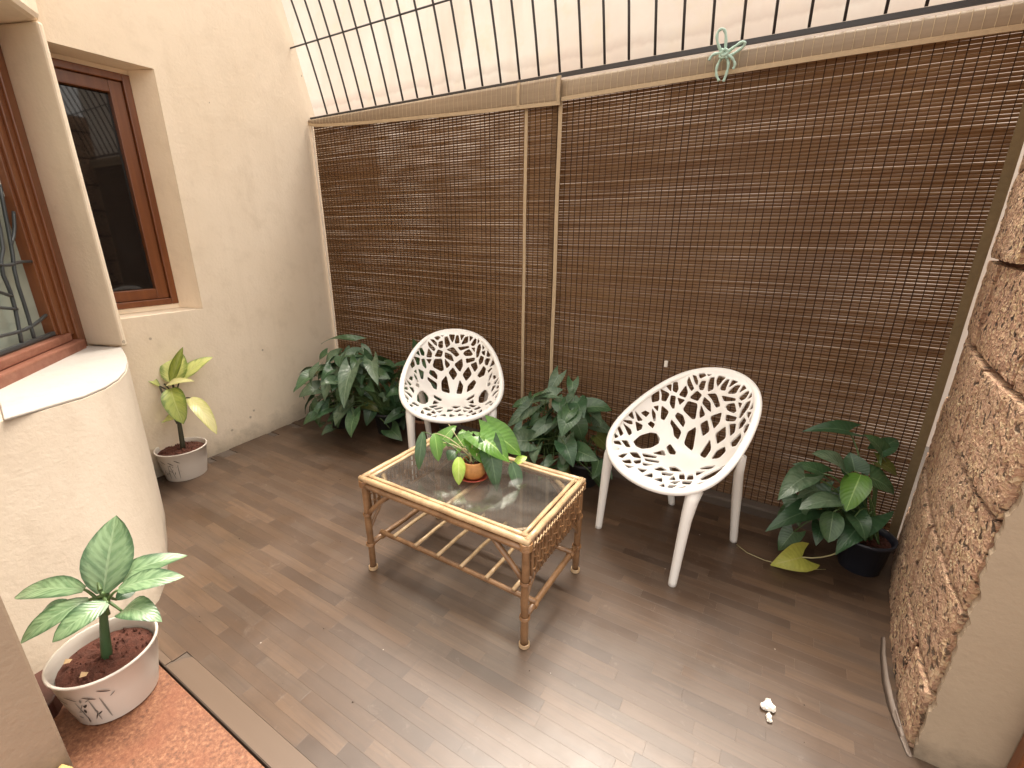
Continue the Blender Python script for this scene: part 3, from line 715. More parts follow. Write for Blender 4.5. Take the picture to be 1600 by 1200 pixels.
    for i in range(n):
        for k_ in range(4): hem.f.append((i*4+k_, i*4+4+k_, i*4+4+(k_+1) % 4, i*4+(k_+1) % 4))
    hem.f += [(0, 1, 2, 3), (n*4+3, n*4+2, n*4+1, n*4)]
    hem.build('valance_hem', 'tape', root)
    x = vz[0]+0.03
    while x < vz[1]-0.01:
        i = min(n-1, int((x-vz[0])/(vz[1]-vz[0])*n)); pts = [Vector(v.v[i*m1+j]) for j in range(m1)]
        th.tube([(x, p.y-0.003, p.z) for p in pts], 0.0011, 4); x += 0.0335
    tho = th.build('valance_thread', 'pale_thread', root); tho['kind'] = 'stuff'
    for xe in vz[4]:
        i = min(n-1, max(0, int((xe-vz[0])/(vz[1]-vz[0])*n))); e = MB(); w = 0.018
        pts = [Vector(v.v[i*m1+j]) for j in range(m1)]
        for p in pts: e.v += [(xe-w/2, p.y-0.006, p.z), (xe+w/2, p.y-0.006, p.z), (xe+w/2, p.y-0.002, p.z), (xe-w/2, p.y-0.002, p.z)]
        for i2 in range(len(pts)-1):
            for k_ in range(4): e.f.append((i2*4+k_, i2*4+(k_+1) % 4, i2*4+4+(k_+1) % 4, i2*4+4+k_))
        e.build('edge_tape', 'tape', root)
    return root
def open_left(x, z):
    t = 0.0002
    if -2.6 < x < -1.46: t += 0.0034*max(0, min(1, (z-1.55)/0.35))*(0.35+0.65*max(0, min(1, (x+2.9)/1.0)))
    if z > 1.9 and x < -2.4: t += 0.0012
    t += 0.0026*max(0, fbm(x+3, z, 1.9)-0.12)
    return t
def open_right(x, z):
    t = 0.0002+0.0024*max(0, fbm(x, z, 2.1)-0.08)
    t += 0.0016*max(0, min(1, (x-0.05)/0.5))*(0.25+0.75*max(0, min(1, 0.5+2.0*fbm(x+7, z, 1.5))))
    t += 0.0018*max(0, min(1, (z-1.75)/0.3))*(x < -0.7)
    t += 0.0006*max(0, min(1, (x-0.25)/0.3))*(z < 0.7)
    return t
def zb_left(x):
    t = (x+3.235)/2.03; return 2.146-0.098*min(1, max(0, t))**0.55
def zb_right(x):
    t = (x+1.46)/2.08; return 2.064+0.010*t+0.012*math.sin(t*3)*t
blind(-3.225, -1.205, 2.500, 'left bamboo blind with the narrow tan tapes at its right edge', 11, open_left,
      [(-3.232, 0.016, 'lit_edge')], [(-1.213, 0.022, 'tape'), (-1.420, 0.020, 'tape')], (-3.235, -1.205, zb_left, 0.006, (-1.215, -1.455)))
blind(-1.27, 0.602, 2.522, 'right bamboo blind beside the laterite wall, wider in view than the left one', 23, open_right,
      [], [(0.596, 0.034, 'olive_tape')], (-1.20, 0.64, zb_right, 0.018, ()))

# ------------------------------------------------------------------ lattice chairs
HOLES = [[0.0,[-0.033,0.309],[0.009,0.308],[0.005,0.272],[-0.007,0.253],[-0.023,0.271]],[0.0,[0.016,0.302],[0.032,0.302],[0.039,0.251],[0.011,0.248],[0.007,0.255]],[0.0023,[0.042,0.305],[0.072,0.301],[0.049,0.263]],[0.0026,[0.077,0.285],[0.093,0.288],[0.09,0.253],[0.051,0.245]],[0.0026,[0.104,0.294],[0.125,0.279],[0.104,0.258]],[0.0019,[0.137,0.271],[0.146,0.268],[0.144,0.243],[0.127,0.231],[0.111,0.239]],[0.0019,[0.156,0.268],[0.167,0.253],[0.153,0.238]],[0.0016,[0.171,0.237],[0.176,0.211],[0.159,0.169],[0.145,0.168],[0.145,0.195],[0.155,0.228]],[0.0016,[0.185,0.23],[0.199,0.205],[0.185,0.199]],[0.0017,[0.18,0.19],[0.203,0.189],[0.2,0.163],[0.184,0.177]],[0.0011,[0.217,0.188],[0.237,0.146],[0.228,0.141],[0.209,0.155]],[0.0011,[0.209,0.143],[0.236,0.127],[0.218,0.099],[0.2,0.112],[0.198,0.133]],[0.003,[0.252,0.111],[0.26,0.079],[0.231,0.085]],[0.0028,[0.173,0.169],[0.193,0.154],[0.186,0.133],[0.167,0.125],[0.161,0.146]],[0.0025,[0.19,0.108],[0.206,0.086],[0.196,0.059],[0.164,0.06],[0.152,0.074],[0.176,0.095]],[0.0041,[0.111,0.139],[0.142,0.143],[0.151,0.115],[0.134,0.101]],[0.0021,[0.077,0.172],[0.135,0.169],[0.133,0.156],[0.081,0.152]],[0.0016,[0.068,0.208],[0.099,0.218],[0.122,0.191],[0.112,0.184],[0.075,0.188],[0.061,0.198]],[0.0016,[0.025,0.231],[0.097,0.234],[0.099,0.227],[0.043,0.216]],[0.0019,[0.115,0.222],[0.136,0.221],[0.134,0.2]],[0.0027,[-0.045,0.22],[-0.003,0.231],[0.033,0.196],[0.014,0.187],[-0.017,0.21]],[0.0043,[-0.054,0.203],[-0.018,0.193],[-0.007,0.169],[-0.023,0.172],[-0.055,0.185]],[0.0048,[-0.055,0.168],[-0.031,0.148],[-0.047,0.135],[-0.054,0.148]],[0.0048,[0.006,0.148],[0.049,0.171],[0.053,0.142],[0.036,0.117]],[0.0048,[-0.008,0.13],[0.015,0.101],[-0.007,0.078],[-0.032,0.109]],[0.0048,[0.092,0.128],[0.11,0.092],[0.077,0.068],[0.057,0.097]],[0.0048,[-0.053,0.089],[-0.034,0.006],[-0.079,0.015],[-0.081,0.06]],[0.0048,[0.035,0.066],[0.053,0.04],[0.043,-0.0],[0.015,0.004]],[0.0048,[0.126,0.056],[0.138,0.041],[0.118,0.016],[0.083,0.007],[0.09,0.036]],[0.0042,[-0.123,0.164],[-0.08,0.171],[-0.07,0.123],[-0.084,0.116],[-0.133,0.128]],[0.0027,[-0.1,0.216],[-0.072,0.209],[-0.082,0.185],[-0.121,0.182]],[0.0048,[-0.151,0.101],[-0.129,0.103],[-0.112,0.087],[-0.114,0.072],[-0.155,0.087]],[0.0048,[-0.164,0.06],[-0.115,0.046],[-0.117,0.017],[-0.133,0.019],[-0.147,0.041],[-0.164,0.051]],[0.0034,[-0.171,0.153],[-0.145,0.16],[-0.157,0.138]],[0.0048,[-0.158,0.21],[-0.143,0.194],[-0.145,0.176],[-0.169,0.171]],[0.0005,[-0.205,0.145],[-0.184,0.155],[-0.172,0.111],[-0.18,0.103],[-0.197,0.113]],[0.0048,[-0.217,0.08],[-0.193,0.08],[-0.197,0.044],[-0.205,0.041]],[0.0027,[-0.233,0.069],[-0.229,0.053],[-0.243,0.054]],[0,[-0.248,0.044],[-0.229,0.037],[-0.219,0.01],[-0.225,0.002],[-0.242,0.023]],[0.0026,[-0.057,0.284],[-0.042,0.29],[-0.023,0.245],[-0.047,0.231],[-0.055,0.251]],[0.0016,[-0.094,0.256],[-0.071,0.263],[-0.07,0.23],[-0.09,0.225],[-0.099,0.237]],[0,[-0.127,0.284],[-0.1,0.297],[-0.081,0.284],[-0.099,0.265],[-0.112,0.267]],[0,[-0.09,0.296],[-0.06,0.302],[-0.071,0.284]],[0.0016,[-0.149,0.268],[-0.128,0.268],[-0.108,0.25],[-0.108,0.235],[-0.126,0.245]],[0.0048,[-0.16,0.25],[-0.135,0.229],[-0.122,0.219],[-0.127,0.211],[-0.149,0.223],[-0.158,0.234]],[0,[-0.218,0.198],[-0.201,0.212],[-0.184,0.188],[-0.186,0.168],[-0.205,0.165]],[0,[-0.238,0.165],[-0.22,0.188],[-0.209,0.159],[-0.22,0.159]],[0.0005,[-0.252,0.138],[-0.211,0.148],[-0.213,0.11],[-0.23,0.099],[-0.238,0.121]],[0.001,[-0.263,0.109],[-0.251,0.125],[-0.237,0.092],[-0.256,0.063],[-0.266,0.08]],[0.003,[0.219,0.068],[0.24,0.071],[0.244,0.064],[0.222,0.057]],[0.0048,[-0.281,-0.031],[-0.258,-0.035],[-0.264,-0.049]],[0.0048,[0.281,-0.031],[0.258,-0.035],[0.264,-0.049]],[0.0048,[-0.261,-0.067],[-0.246,-0.057],[-0.24,-0.071],[-0.241,-0.092]],[0.0048,[0.261,-0.067],[0.246,-0.057],[0.24,-0.071],[0.241,-0.092]],[0.0036,[-0.301,-0.067],[-0.297,-0.04],[-0.277,-0.06],[-0.281,-0.066]],[0.0036,[0.301,-0.067],[0.297,-0.04],[0.277,-0.06],[0.281,-0.066]],[0.0017,[-0.298,-0.115],[-0.274,-0.077],[-0.266,-0.087],[-0.274,-0.101]],[0.0017,[0.298,-0.115],[0.274,-0.077],[0.266,-0.087],[0.274,-0.101]],[0.0017,[-0.287,-0.119],[-0.257,-0.114],[-0.243,-0.127],[-0.242,-0.148]],[0.0017,[0.287,-0.119],[0.257,-0.114],[0.243,-0.127],[0.242,-0.148]],[0.0027,[-0.284,-0.159],[-0.283,-0.147],[-0.259,-0.161],[-0.256,-0.181]],[0.0027,[0.284,-0.159],[0.283,-0.147],[0.259,-0.161],[0.256,-0.181]],[0.0027,[-0.275,-0.192],[-0.258,-0.192],[-0.258,-0.21]],[0.0027,[0.275,-0.192],[0.258,-0.192],[0.258,-0.21]],[0.0044,[-0.234,-0.196],[-0.226,-0.18],[-0.198,-0.195],[-0.204,-0.206]],[0.0044,[0.234,-0.196],[0.226,-0.18],[0.198,-0.195],[0.204,-0.206]],[0.0044,[-0.246,-0.228],[-0.238,-0.21],[-0.223,-0.218],[-0.237,-0.235]],[0.0044,[0.246,-0.228],[0.238,-0.21],[0.223,-0.218],[0.237,-0.235]],[0,[-0.213,-0.159],[-0.221,-0.103],[-0.21,-0.05],[-0.193,-0.031],[-0.172,-0.041],[-0.157,-0.069],[-0.154,-0.123],[-0.165,-0.16],[-0.187,-0.171]],[0,[0.213,-0.159],[0.221,-0.103],[0.21,-0.05],[0.193,-0.031],[0.172,-0.041],[0.157,-0.069],[0.154,-0.123],[0.165,-0.16],[0.187,-0.171]],[0.0048,[-0.124,-0.057],[-0.126,-0.034],[-0.088,-0.051],[-0.079,-0.068],[-0.089,-0.079]],[0.0048,[0.124,-0.057],[0.126,-0.034],[0.088,-0.051],[0.079,-0.068],[0.089,-0.079]],[0.0048,[-0.169,-0.221],[-0.157,-0.198],[-0.125,-0.212],[-0.142,-0.23]],[0.0048,[0.169,-0.221],[0.157,-0.198],[0.125,-0.212],[0.142,-0.23]],[0.0048,[-0.141,-0.18],[-0.104,-0.147],[-0.098,-0.157],[-0.125,-0.19]],[0.0048,[0.141,-0.18],[0.104,-0.147],[0.098,-0.157],[0.125,-0.19]],[0.0048,[-0.119,-0.089],[-0.093,-0.109],[-0.124,-0.138]],[0.0048,[0.119,-0.089],[0.093,-0.109],[0.124,-0.138]],[0.0048,[-0.111,-0.198],[-0.072,-0.165],[-0.065,-0.174],[-0.098,-0.205]],[0.0048,[0.111,-0.198],[0.072,-0.165],[0.065,-0.174],[0.098,-0.205]],[0.0048,[-0.172,-0.279],[-0.174,-0.252],[-0.171,-0.238],[-0.16,-0.277]],[0.0048,[0.172,-0.279],[0.174,-0.252],[0.171,-0.238],[0.16,-0.277]],[0.0048,[-0.14,-0.29],[-0.135,-0.26],[-0.115,-0.272],[-0.125,-0.29]],[0.0048,[0.14,-0.29],[0.135,-0.26],[0.115,-0.272],[0.125,-0.29]],[0.004,[-0.12,-0.251],[-0.114,-0.223],[-0.098,-0.242],[-0.102,-0.257]],[0.004,[0.12,-0.251],[0.114,-0.223],[0.098,-0.242],[0.102,-0.257]],[0.004,[-0.092,-0.228],[-0.06,-0.205],[-0.074,-0.239]],[0.0036,[0.092,-0.228],[0.06,-0.205],[0.074,-0.239]],[0.0048,[-0.112,-0.302],[-0.089,-0.284],[-0.092,-0.304]],[0.0048,[0.112,-0.302],[0.089,-0.284],[0.092,-0.304]],[0.0048,[-0.066,-0.276],[-0.043,-0.256],[-0.037,-0.282]],[0.0048,[0.066,-0.276],[0.043,-0.256],[0.037,-0.282]],[0.004,[-0.029,-0.225],[-0.03,-0.19],[0.003,-0.193],[-0.007,-0.217]],[0.0048,[-0.008,-0.16],[0.004,-0.143],[0.044,-0.153],[0.018,-0.18]],[0.0048,[-0.009,-0.291],[-0.009,-0.259],[0.016,-0.281]],[0.0036,[0.007,-0.219],[0.044,-0.193],[0.049,-0.214],[0.027,-0.232]],[0,[0.248,0.044],[0.229,0.037],[0.219,0.01],[0.225,0.002],[0.242,0.023]],[0.0,[0.271,-0.015],[0.263,0.012],[0.247,0.02],[0.25,-0.01]],[0,[0.236,-0.03],[0.233,-0.006],[0.216,-0.001],[0.213,-0.028]],[0.0,[-0.271,-0.015],[-0.263,0.012],[-0.247,0.02],[-0.25,-0.01]],[0,[-0.236,-0.03],[-0.233,-0.006],[-0.216,-0.001],[-0.213,-0.028]]]
CA, CB, CT, CZ, CE, CF = 0.296, 0.358, 0.611, 0.605, -0.192, 0.218
cn = Vector((0, -math.sin(CT), math.cos(CT))); ct = Vector((0, math.cos(CT), math.sin(CT))); cc = Vector((0, 0, CZ))
def halfw(v):
    s = max(-0.9999, min(0.9999, v/CB)); return CA*math.sqrt(1-s*s)*(1+CE*s+CF*s*s)
def cdepth(u, v):
    a = .152+.9*(.105-v); b = .02+.73*(v+.34); k_ = .035
    d_ = -k_*math.log(math.exp(-a/k_)+math.exp(-b/k_)); w = max(1e-4, halfw(v)); r = min(1, abs(u)/w)
    return max(d_, 0)*(1-r**2.3)
def cS(u, v): return cc+Vector((u, 0, 0))+ct*v-cn*cdepth(u, v)
def chaikin(P, n=2):
    for _ in range(n):
        Q = []
        for i in range(len(P)):
            a, b = P[i], P[(i+1) % len(P)]
            Q += [(a[0]*.87+b[0]*.13, a[1]*.87+b[1]*.13), (a[0]*.13+b[0]*.87, a[1]*.13+b[1]*.87)]
        P = Q
    return P
def inpoly(P, x, y):
    c = False; j = len(P)-1
    for i in range(len(P)):
        if (P[i][1] > y) != (P[j][1] > y) and x < (P[j][0]-P[i][0])*(y-P[i][1])/(P[j][1]-P[i][1])+P[i][0]: c = not c
        j = i
    return c
def grow(P, d_):
    A = sum(P[i][0]*P[(i+1) % len(P)][1]-P[(i+1) % len(P)][0]*P[i][1] for i in range(len(P))); sg = 1 if A > 0 else -1; Q = []
    for i in range(len(P)):
        a, b, c = P[i-1], P[i], P[(i+1) % len(P)]
        n1 = Vector((b[1]-a[1], a[0]-b[0])).normalized()*sg; n2 = Vector((c[1]-b[1], b[0]-c[0])).normalized()*sg
        m_ = n1+n2; m_ = m_/max(0.35, m_.length_squared/2) if m_.length > 1e-6 else n1
        Q.append((b[0]+m_.x*d_, b[1]+m_.y*d_))
    return Q
def shell_mesh():
    V = []; Eg = []
    def loop(P):
        b = len(V); V.extend(Vector(p) for p in P); Eg.extend((b+i, b+(i+1) % len(P)) for i in range(len(P)))
    outer = []
    for i in range(96):
        a = 2*math.pi*i/96; s = math.sin(a); outer.append((CA*math.cos(a)*(1+CE*s+CF*s*s)*0.985, CB*s*0.985))
    loop(outer)
    hs_ = [chaikin(grow(h[1:], h[0]), 2) for h in HOLES]
    for h in hs_: loop(h)
    st_ = 0.019
    for i in range(-17, 18):
        for j in range(-20, 21):
            x, y = i*st_+(j % 2)*st_/2, j*st_
            if abs(y) < CB*0.95 and abs(x) < halfw(y)*0.955:
                ok = True
                for h in hs_:
                    if min(p[0] for p in h)-.004 < x < max(p[0] for p in h)+.004 and min(p[1] for p in h)-.004 < y < max(p[1] for p in h)+.004:
                        if inpoly(h, x, y) or min((p[0]-x)**2+(p[1]-y)**2 for p in h) < 3e-5: ok = False; break
                if ok: V.append(Vector((x, y)))
    r = delaunay_2d_cdt(V, Eg, [], 1, 1e-5)
    vo, fo = r[0], r[2]; F = []
    for fc in fo:
        x = sum(vo[i][0] for i in fc)/len(fc); y = sum(vo[i][1] for i in fc)/len(fc)
        if not any(inpoly(h, x, y) for h in hs_): F.append(tuple(fc))
    me = bpy.data.meshes.new('seat_shell'); me.from_pydata([tuple(cS(p[0], p[1])) for p in vo], [], F); me.update()
    bm = bmesh.new(); bm.from_mesh(me)
    bmesh.ops.delete(bm, geom=[v for v in bm.verts if not v.link_faces], context='VERTS')
    bmesh.ops.recalc_face_normals(bm, faces=bm.faces)
    bm.to_mesh(me); bm.free()
    for p in me.polygons: p.use_smooth = True
    return me
CHAIR_LABELS = ('white plastic lattice tub chair behind the rattan table, facing the camera',
                'white plastic lattice tub chair standing clear to the right of the rattan table')
CG = 'white lattice chairs by the rattan table'
ch0 = empty('lattice_chair', (-1.695, 2.111, 0), CHAIR_LABELS[0], 'chair', CG, 0.608)
sh = bpy.data.objects.new('seat_shell', shell_mesh()); COL.objects.link(sh); sh.parent = ch0; sh.data.materials.append(M['plastic'])
sdm = sh.modifiers.new('thick', 'SOLIDIFY'); sdm.thickness = 0.0075; sdm.offset = 0.0
bvm = sh.modifiers.new('soft', 'BEVEL'); bvm.width = 0.0014; bvm.segments = 2; bvm.limit_method = 'ANGLE'; bvm.angle_limit = R_(50)
rim = []
for i in range(97):
    a = 2*math.pi*i/96; s = math.sin(a); rim.append(cc+Vector((CA*0.972*math.cos(a)*(1+CE*s+CF*s*s), 0, 0))+ct*(CB*0.972*s)-cn*0.004+cn*0.009*math.cos(a)**2)
m = MB(); nsec = 10; b0 = 0
for i, p in enumerate(rim[:-1]):
    t = (rim[(i+1) % 96]-rim[i-1]).normalized(); o_ = t.cross(cn).normalized()
    for j in range(nsec):
        a = 2*math.pi*j/nsec; m.v.append(tuple(p+o_*(0.0165*math.cos(a))+cn*(0.012*math.sin(a)-0.003)))
for i in range(96):
    for j in range(nsec): m.f.append((i*nsec+j, i*nsec+(j+1) % nsec, ((i+1) % 96)*nsec+(j+1) % nsec, ((i+1) % 96)*nsec+j))
m.build('rim', 'plastic', ch0, smooth=True, local=True)
for sx in (-1, 1):
    for pts, rad in (([(sx*.232, -.250, 0.0), (sx*.232, -.247, 0.02), (sx*.233, -.236, .16), (sx*.235, -.222, .32), (sx*.236, -.208, .40), (sx*.232, -.185, .445)], [.0165, .0175, .0195, .0225, .027, .031]),
                     ([(sx*.186, .240, 0.0), (sx*.187, .237, 0.02), (sx*.192, .205, .16), (sx*.202, .168, .30), (sx*.216, .128, .42), (sx*.240, .098, .520)], [.0165, .0175, .0195, .0215, .0200, .013])):
        MB().tube(pts, rad, 12).build('leg', 'plastic', ch0, smooth=True, local=True)
ch1 = ch0.copy(); COL.objects.link(ch1); ch1.location = (-0.322, 2.037, 0); ch1.rotation_euler = (0, 0, -0.480); ch1['label'] = CHAIR_LABELS[1]
for c in list(ch0.children):
    d_ = c.copy(); COL.objects.link(d_); d_.parent = ch1

# ------------------------------------------------------------------ rattan table
TX0, TX1, TY0, TY1, TH = -1.398, -0.598, 1.102, 1.588, 0.466
tb = empty('rattan_table', (-0.998, 1.345, 0), 'low rattan coffee table with a glass top and woven side panels', 'table')
r5 = random.Random(5)
def pole(p0, p1, rad, name, mat, n=9, wob=0.0015):
    p0, p1 = Vector(p0), Vector(p1); k_ = max(4, int((p1-p0).length/0.06)); pts = []; rs = []
    for i in range(k_+1):
        t = i/k_; w = wob*math.sin(math.pi*t)
        pts.append(p0.lerp(p1, t)+Vector((r5.uniform(-w, w), r5.uniform(-w, w), r5.uniform(-w, w)))); rs.append(rad*(1+r5.uniform(-.05, .05)))
    return MB().tube(pts, rs, n).build(name, mat, tb, smooth=True)
def wrap(c, axis, r0, w, mat='binding', turns=4):
    """a lashing: a short stack of cane turns round a joint"""
    mb = MB(); c = Vector(c); ax = Vector(axis).normalized(); ref = Vector((0, 0, 1)) if abs(ax.z) < .9 else Vector((1, 0, 0)); s_ = ax.cross(ref).normalized(); u_ = ax.cross(s_)
    for q in range(turns):
        o_ = c+ax*w*((q+.5)/turns-.5); pts = [o_+(s_*math.cos(a)+u_*math.sin(a))*r0 for a in [2*math.pi*i/14 for i in range(15)]]
        mb.tube(pts, w/turns*0.55, 5, cap=False)
    return mb.build('binding', mat, tb, smooth=True)
li = 0.017
corners = [(TX0+li, TY0+li), (TX1-li, TY0+li), (TX1-li, TY1-li), (TX0+li, TY1-li)]
for (x, y) in corners:
    pole((x, y, 0.0), (x, y, TH-0.006), 0.0143, 'leg', 'rattan')
    wrap((x, y, 0.012), (0, 0, 1), 0.0172, 0.016, 'rattan_light', 3)
    wrap((x, y, 0.135), (0, 0, 1), 0.0178, 0.014); wrap((x, y, 0.285), (0, 0, 1), 0.0178, 0.012)
    wrap((x, y, 0.432), (0, 0, 1), 0.020, 0.03, 'binding', 5)
for y, s in ((TY0+0.012, 1), (TY1-0.012, -1)):
    pole((TX0, y, TH-0.013), (TX1, y, TH-0.013), 0.0120, 'top_rail', 'rattan_light')
    pole((TX0+.02, y+s*0.026, TH-0.012), (TX1-.02, y+s*0.026, TH-0.012), 0.0090, 'top_rail', 'rattan_light')
    pole((TX0+.01, y-s*0.002, TH-0.040), (TX1-.01, y-s*0.002, TH-0.040), 0.0125, 'top_rail', 'rattan')
for x, s in ((TX0+0.012, 1), (TX1-0.012, -1)):
    pole((x, TY0+.01, TH-0.010), (x, TY1-.01, TH-0.010), 0.0120, 'top_rail', 'rattan_light')
    pole((x+s*0.026, TY0+.03, TH-0.011), (x+s*0.026, TY1-.03, TH-0.011), 0.0090, 'top_rail', 'rattan_light')
    pole((x, TY0+.03, 0.292), (x, TY1-.03, 0.292), 0.0085, 'panel_rail', 'rattan')
    n = 17
    for i in range(n):
        y = TY0+0.045+(TY1-TY0-0.09)*i/(n-1)
        pole((x-s*0.004, y, 0.288), (x-s*0.004, y, TH-0.018), 0.0062 if i % 2 else 0.0075, 'panel_cane', 'rattan', 6, 0.002)
    for z in (0.325, 0.365, 0.405):
        mb = MB(); pts = []
        for i in range(2*n+1):
            y = TY0+0.035+(TY1-TY0-0.07)*i/(2*n); pts.append((x-s*(0.004+0.0105*math.cos(math.pi*i/2+z*90)), y, z+0.002*math.sin(i*1.7)))
        mb.tube(pts, 0.0032, 5).build('panel_weave', 'binding', tb, smooth=True)
    pts = []
    for i in range(41):
        y = TY0+0.03+(TY1-TY0-0.06)*i/40; pts.append((x-s*0.017, y, TH-0.030+0.007*(1 if i % 2 else -1)))
    MB().tube(pts, 0.0028, 5).build('lacing', 'rattan_light', tb, smooth=True)
    pole((x+s*.005, TY0+.02, 0.135), (x+s*.005, TY1-.02, 0.135), 0.0118, 'stretcher', 'rattan')
    wrap((x+s*.005, TY0+0.085, 0.135), (0, 1, 0), 0.0135, 0.018); wrap((x+s*.005, TY1-0.085, 0.135), (0, 1, 0), 0.0135, 0.018)
    for yc, sy in ((TY0+li, 1), (TY1-li, -1)):
        pole((x+s*.005, yc, 0.20), (x+s*.005, yc+sy*0.07, 0.290), 0.0075, 'brace', 'rattan')
        pole((x+s*.005, yc+sy*0.10, TH-0.030), (x+s*0.125, yc+sy*0.005, TH-0.030), 0.0105, 'brace', 'rattan_light')
for y, s in ((TY0+li, 1), (TY1-li, -1)):
    for xc, sx in ((TX0+li, 1), (TX1-li, -1)):
        pole((xc, y, 0.282), (xc+sx*0.135, y, TH-0.048), 0.0108, 'brace', 'rattan')
for y in (TY0+0.085, TY1-0.085):
    pole((TX0+.01, y, 0.150), (TX1-.01, y, 0.150), 0.0105, 'shelf_rail', 'rattan')
for i in range(6):
    x = TX0+0.10+(TX1-TX0-0.20)*i/5
    pole((x, TY0+0.075, 0.166), (x, TY1-0.075, 0.166), 0.0085, 'shelf_slat', 'rattan_light', 7)
xm = (TX0+TX1)/2+0.015
pole((xm, TY0+.02, TH-0.030), (xm, TY1-.02, TH-0.030), 0.0105, 'cross_bar', 'rattan_light')
q = MB(); q.box((TX0+0.045, TY0+0.045, TH-0.012), (TX1-0.045, TY1-0.045, TH-0.007)); q.build('glass_top', 'glass', tb)
GLZ = TH-0.007

# ------------------------------------------------------------------ plants
def leaf_mesh(B, T, Wd, nrm, shape='lance', sag=0.10, fold=0.22, curl=0.0, seed=0):
    """a real leaf blade: folded along the midrib, arched, waved at the edge"""
    B, T = Vector(B), Vector(T); ax = T-B; L = ax.length; ax = ax/L
    side = ax.cross(nrm)
    if side.length < 1e-4: side = ax.cross(Vector((0.3, 0.8, 0.5)))
    side.normalize(); up_ = side.cross(ax).normalized()
    r = random.Random(seed); rows = 9; S5 = (-1, -0.55, 0, 0.55, 1); V = []; UV = []; F = []
    tw = r.uniform(-.25, .25); ph = r.uniform(0, 6)
    for i in range(rows+1):
        t = i/rows
        if shape == 'lance': w = (math.sin(math.pi*min(1, t*0.97+0.03)**0.85))**0.75
        elif shape == 'oval': w = math.sin(math.pi*(t*0.96+0.04)**0.75)**0.6 if t < 1 else 0.0
        else: w = (1-t**1.7)*(0.70+0.36*min(1, t/0.22))
        if shape == 'heart': w = max(0.0, min(1.0, w*1.12))
        if i == rows: w = 0.0
        for s in S5:
            back = 0.0
            if shape == 'heart': back = -0.34*abs(s)**1.4*(1-t)**2.4
            p = B+ax*(L*(t+back))+side*(s*w*Wd/2)
            bow = 4*t*(1-t)*sag*L-curl*L*t*t
            wave = 0.03*Wd*math.sin(t*9+ph+s)*abs(s)
            p = p+up_*(bow-(-fold)*abs(s)*w*Wd/2*(1 if fold else 0)*1.0+wave+tw*s*w*Wd/2*t)
            V.append(tuple(p)); UV.append((0.5+s/2, t))
    for i in range(rows):
        for j in range(4): F.append((i*5+j, i*5+j+1, i*5+6+j, i*5+5+j))
    return V, F, UV
def leaf(parent, B, T, Wd, mat, nrm=None, shape='lance', sag=0.10, fold=0.22, curl=0.0, seed=0):
    if nrm is None: nrm = Vector((0, 0, 0.8))+(Vector((0, 0, CAM_H))-Vector(B)).normalized()*0.7
    V, F, UV = leaf_mesh(B, T, Wd, nrm, shape, sag, fold, curl, seed)
    off = world_loc(parent)
    me = bpy.data.meshes.new('leaf'); me.from_pydata([(v[0]-off.x, v[1]-off.y, v[2]-off.z) for v in V], [], F); me.update()
    ul = me.uv_layers.new(name='UVMap')
    for lp in me.loops: ul.data[lp.index].uv = UV[lp.vertex_index]
    for p in me.polygons: p.use_smooth = True
    o = bpy.data.objects.new('leaf', me); COL.objects.link(o); o.parent = parent; me.materials.append(M[mat])
    return o
def stalk(parent, pts, rad, mat='stem', name='stem', n=6):
    P = [Vector(p) for p in pts]
    if len(P) == 3:
        P = [P[0]*(1-t)**2+P[1]*2*t*(1-t)+P[2]*t*t for t in [i/7 for i in range(8)]]
    elif len(P) == 2: P = [P[0].lerp(P[1], i/3) for i in range(4)]
    rs = [rad[0]+(rad[1]-rad[0])*i/(len(P)-1) for i in range(len(P))]
    return MB().tube(P, rs, n).build(name, mat, parent, smooth=True)
def soil_disc(parent, c, r, seed, mat='soil'):
    mb = MB(); n = 26; rings = 7; rr = random.Random(seed); mb.v.append((c[0], c[1], c[2]+0.012))
    for i in range(1, rings+1):
        for j in range(n):
            a = 2*math.pi*j/n; q = r*i/rings; h = 0.012*(1-i/rings)+rr.uniform(-.006, .008)*(i < rings)
            mb.v.append((c[0]+q*math.cos(a), c[1]+q*math.sin(a), c[2]+h))
    for j in range(n): mb.f.append((0, 1+j, 1+(j+1) % n))
    for i in range(rings-1):
        for j in range(n): mb.f.append((1+i*n+j, 1+(i+1)*n+j, 1+(i+1)*n+(j+1) % n, 1+i*n+(j+1) % n))
    so2 = mb.build('soil', mat, parent)
    # crumbs
    cm = MB()
    for k_ in range(70):
        a = rr.uniform(0, 6.283); q = r*math.sqrt(rr.random())*0.93; s_ = rr.uniform(.002, .006); p = Vector((c[0]+q*math.cos(a), c[1]+q*math.sin(a), c[2]+0.010*(1-q/r)+0.004))
        cm.add([p+Vector((s_, 0, 0)), p+Vector((-s_*.6, s_, 0)), p+Vector((-s_*.5, -s_, .001)), p+Vector((0, 0, s_*1.2)), p-Vector((0, 0, s_))], [(0, 1, 3), (1, 2, 3), (2, 0, 3), (1, 0, 4), (2, 1, 4), (0, 2, 4)])
    co = cm.build('soil_crumbs', mat, parent); co['kind'] = 'stuff'
    return so2
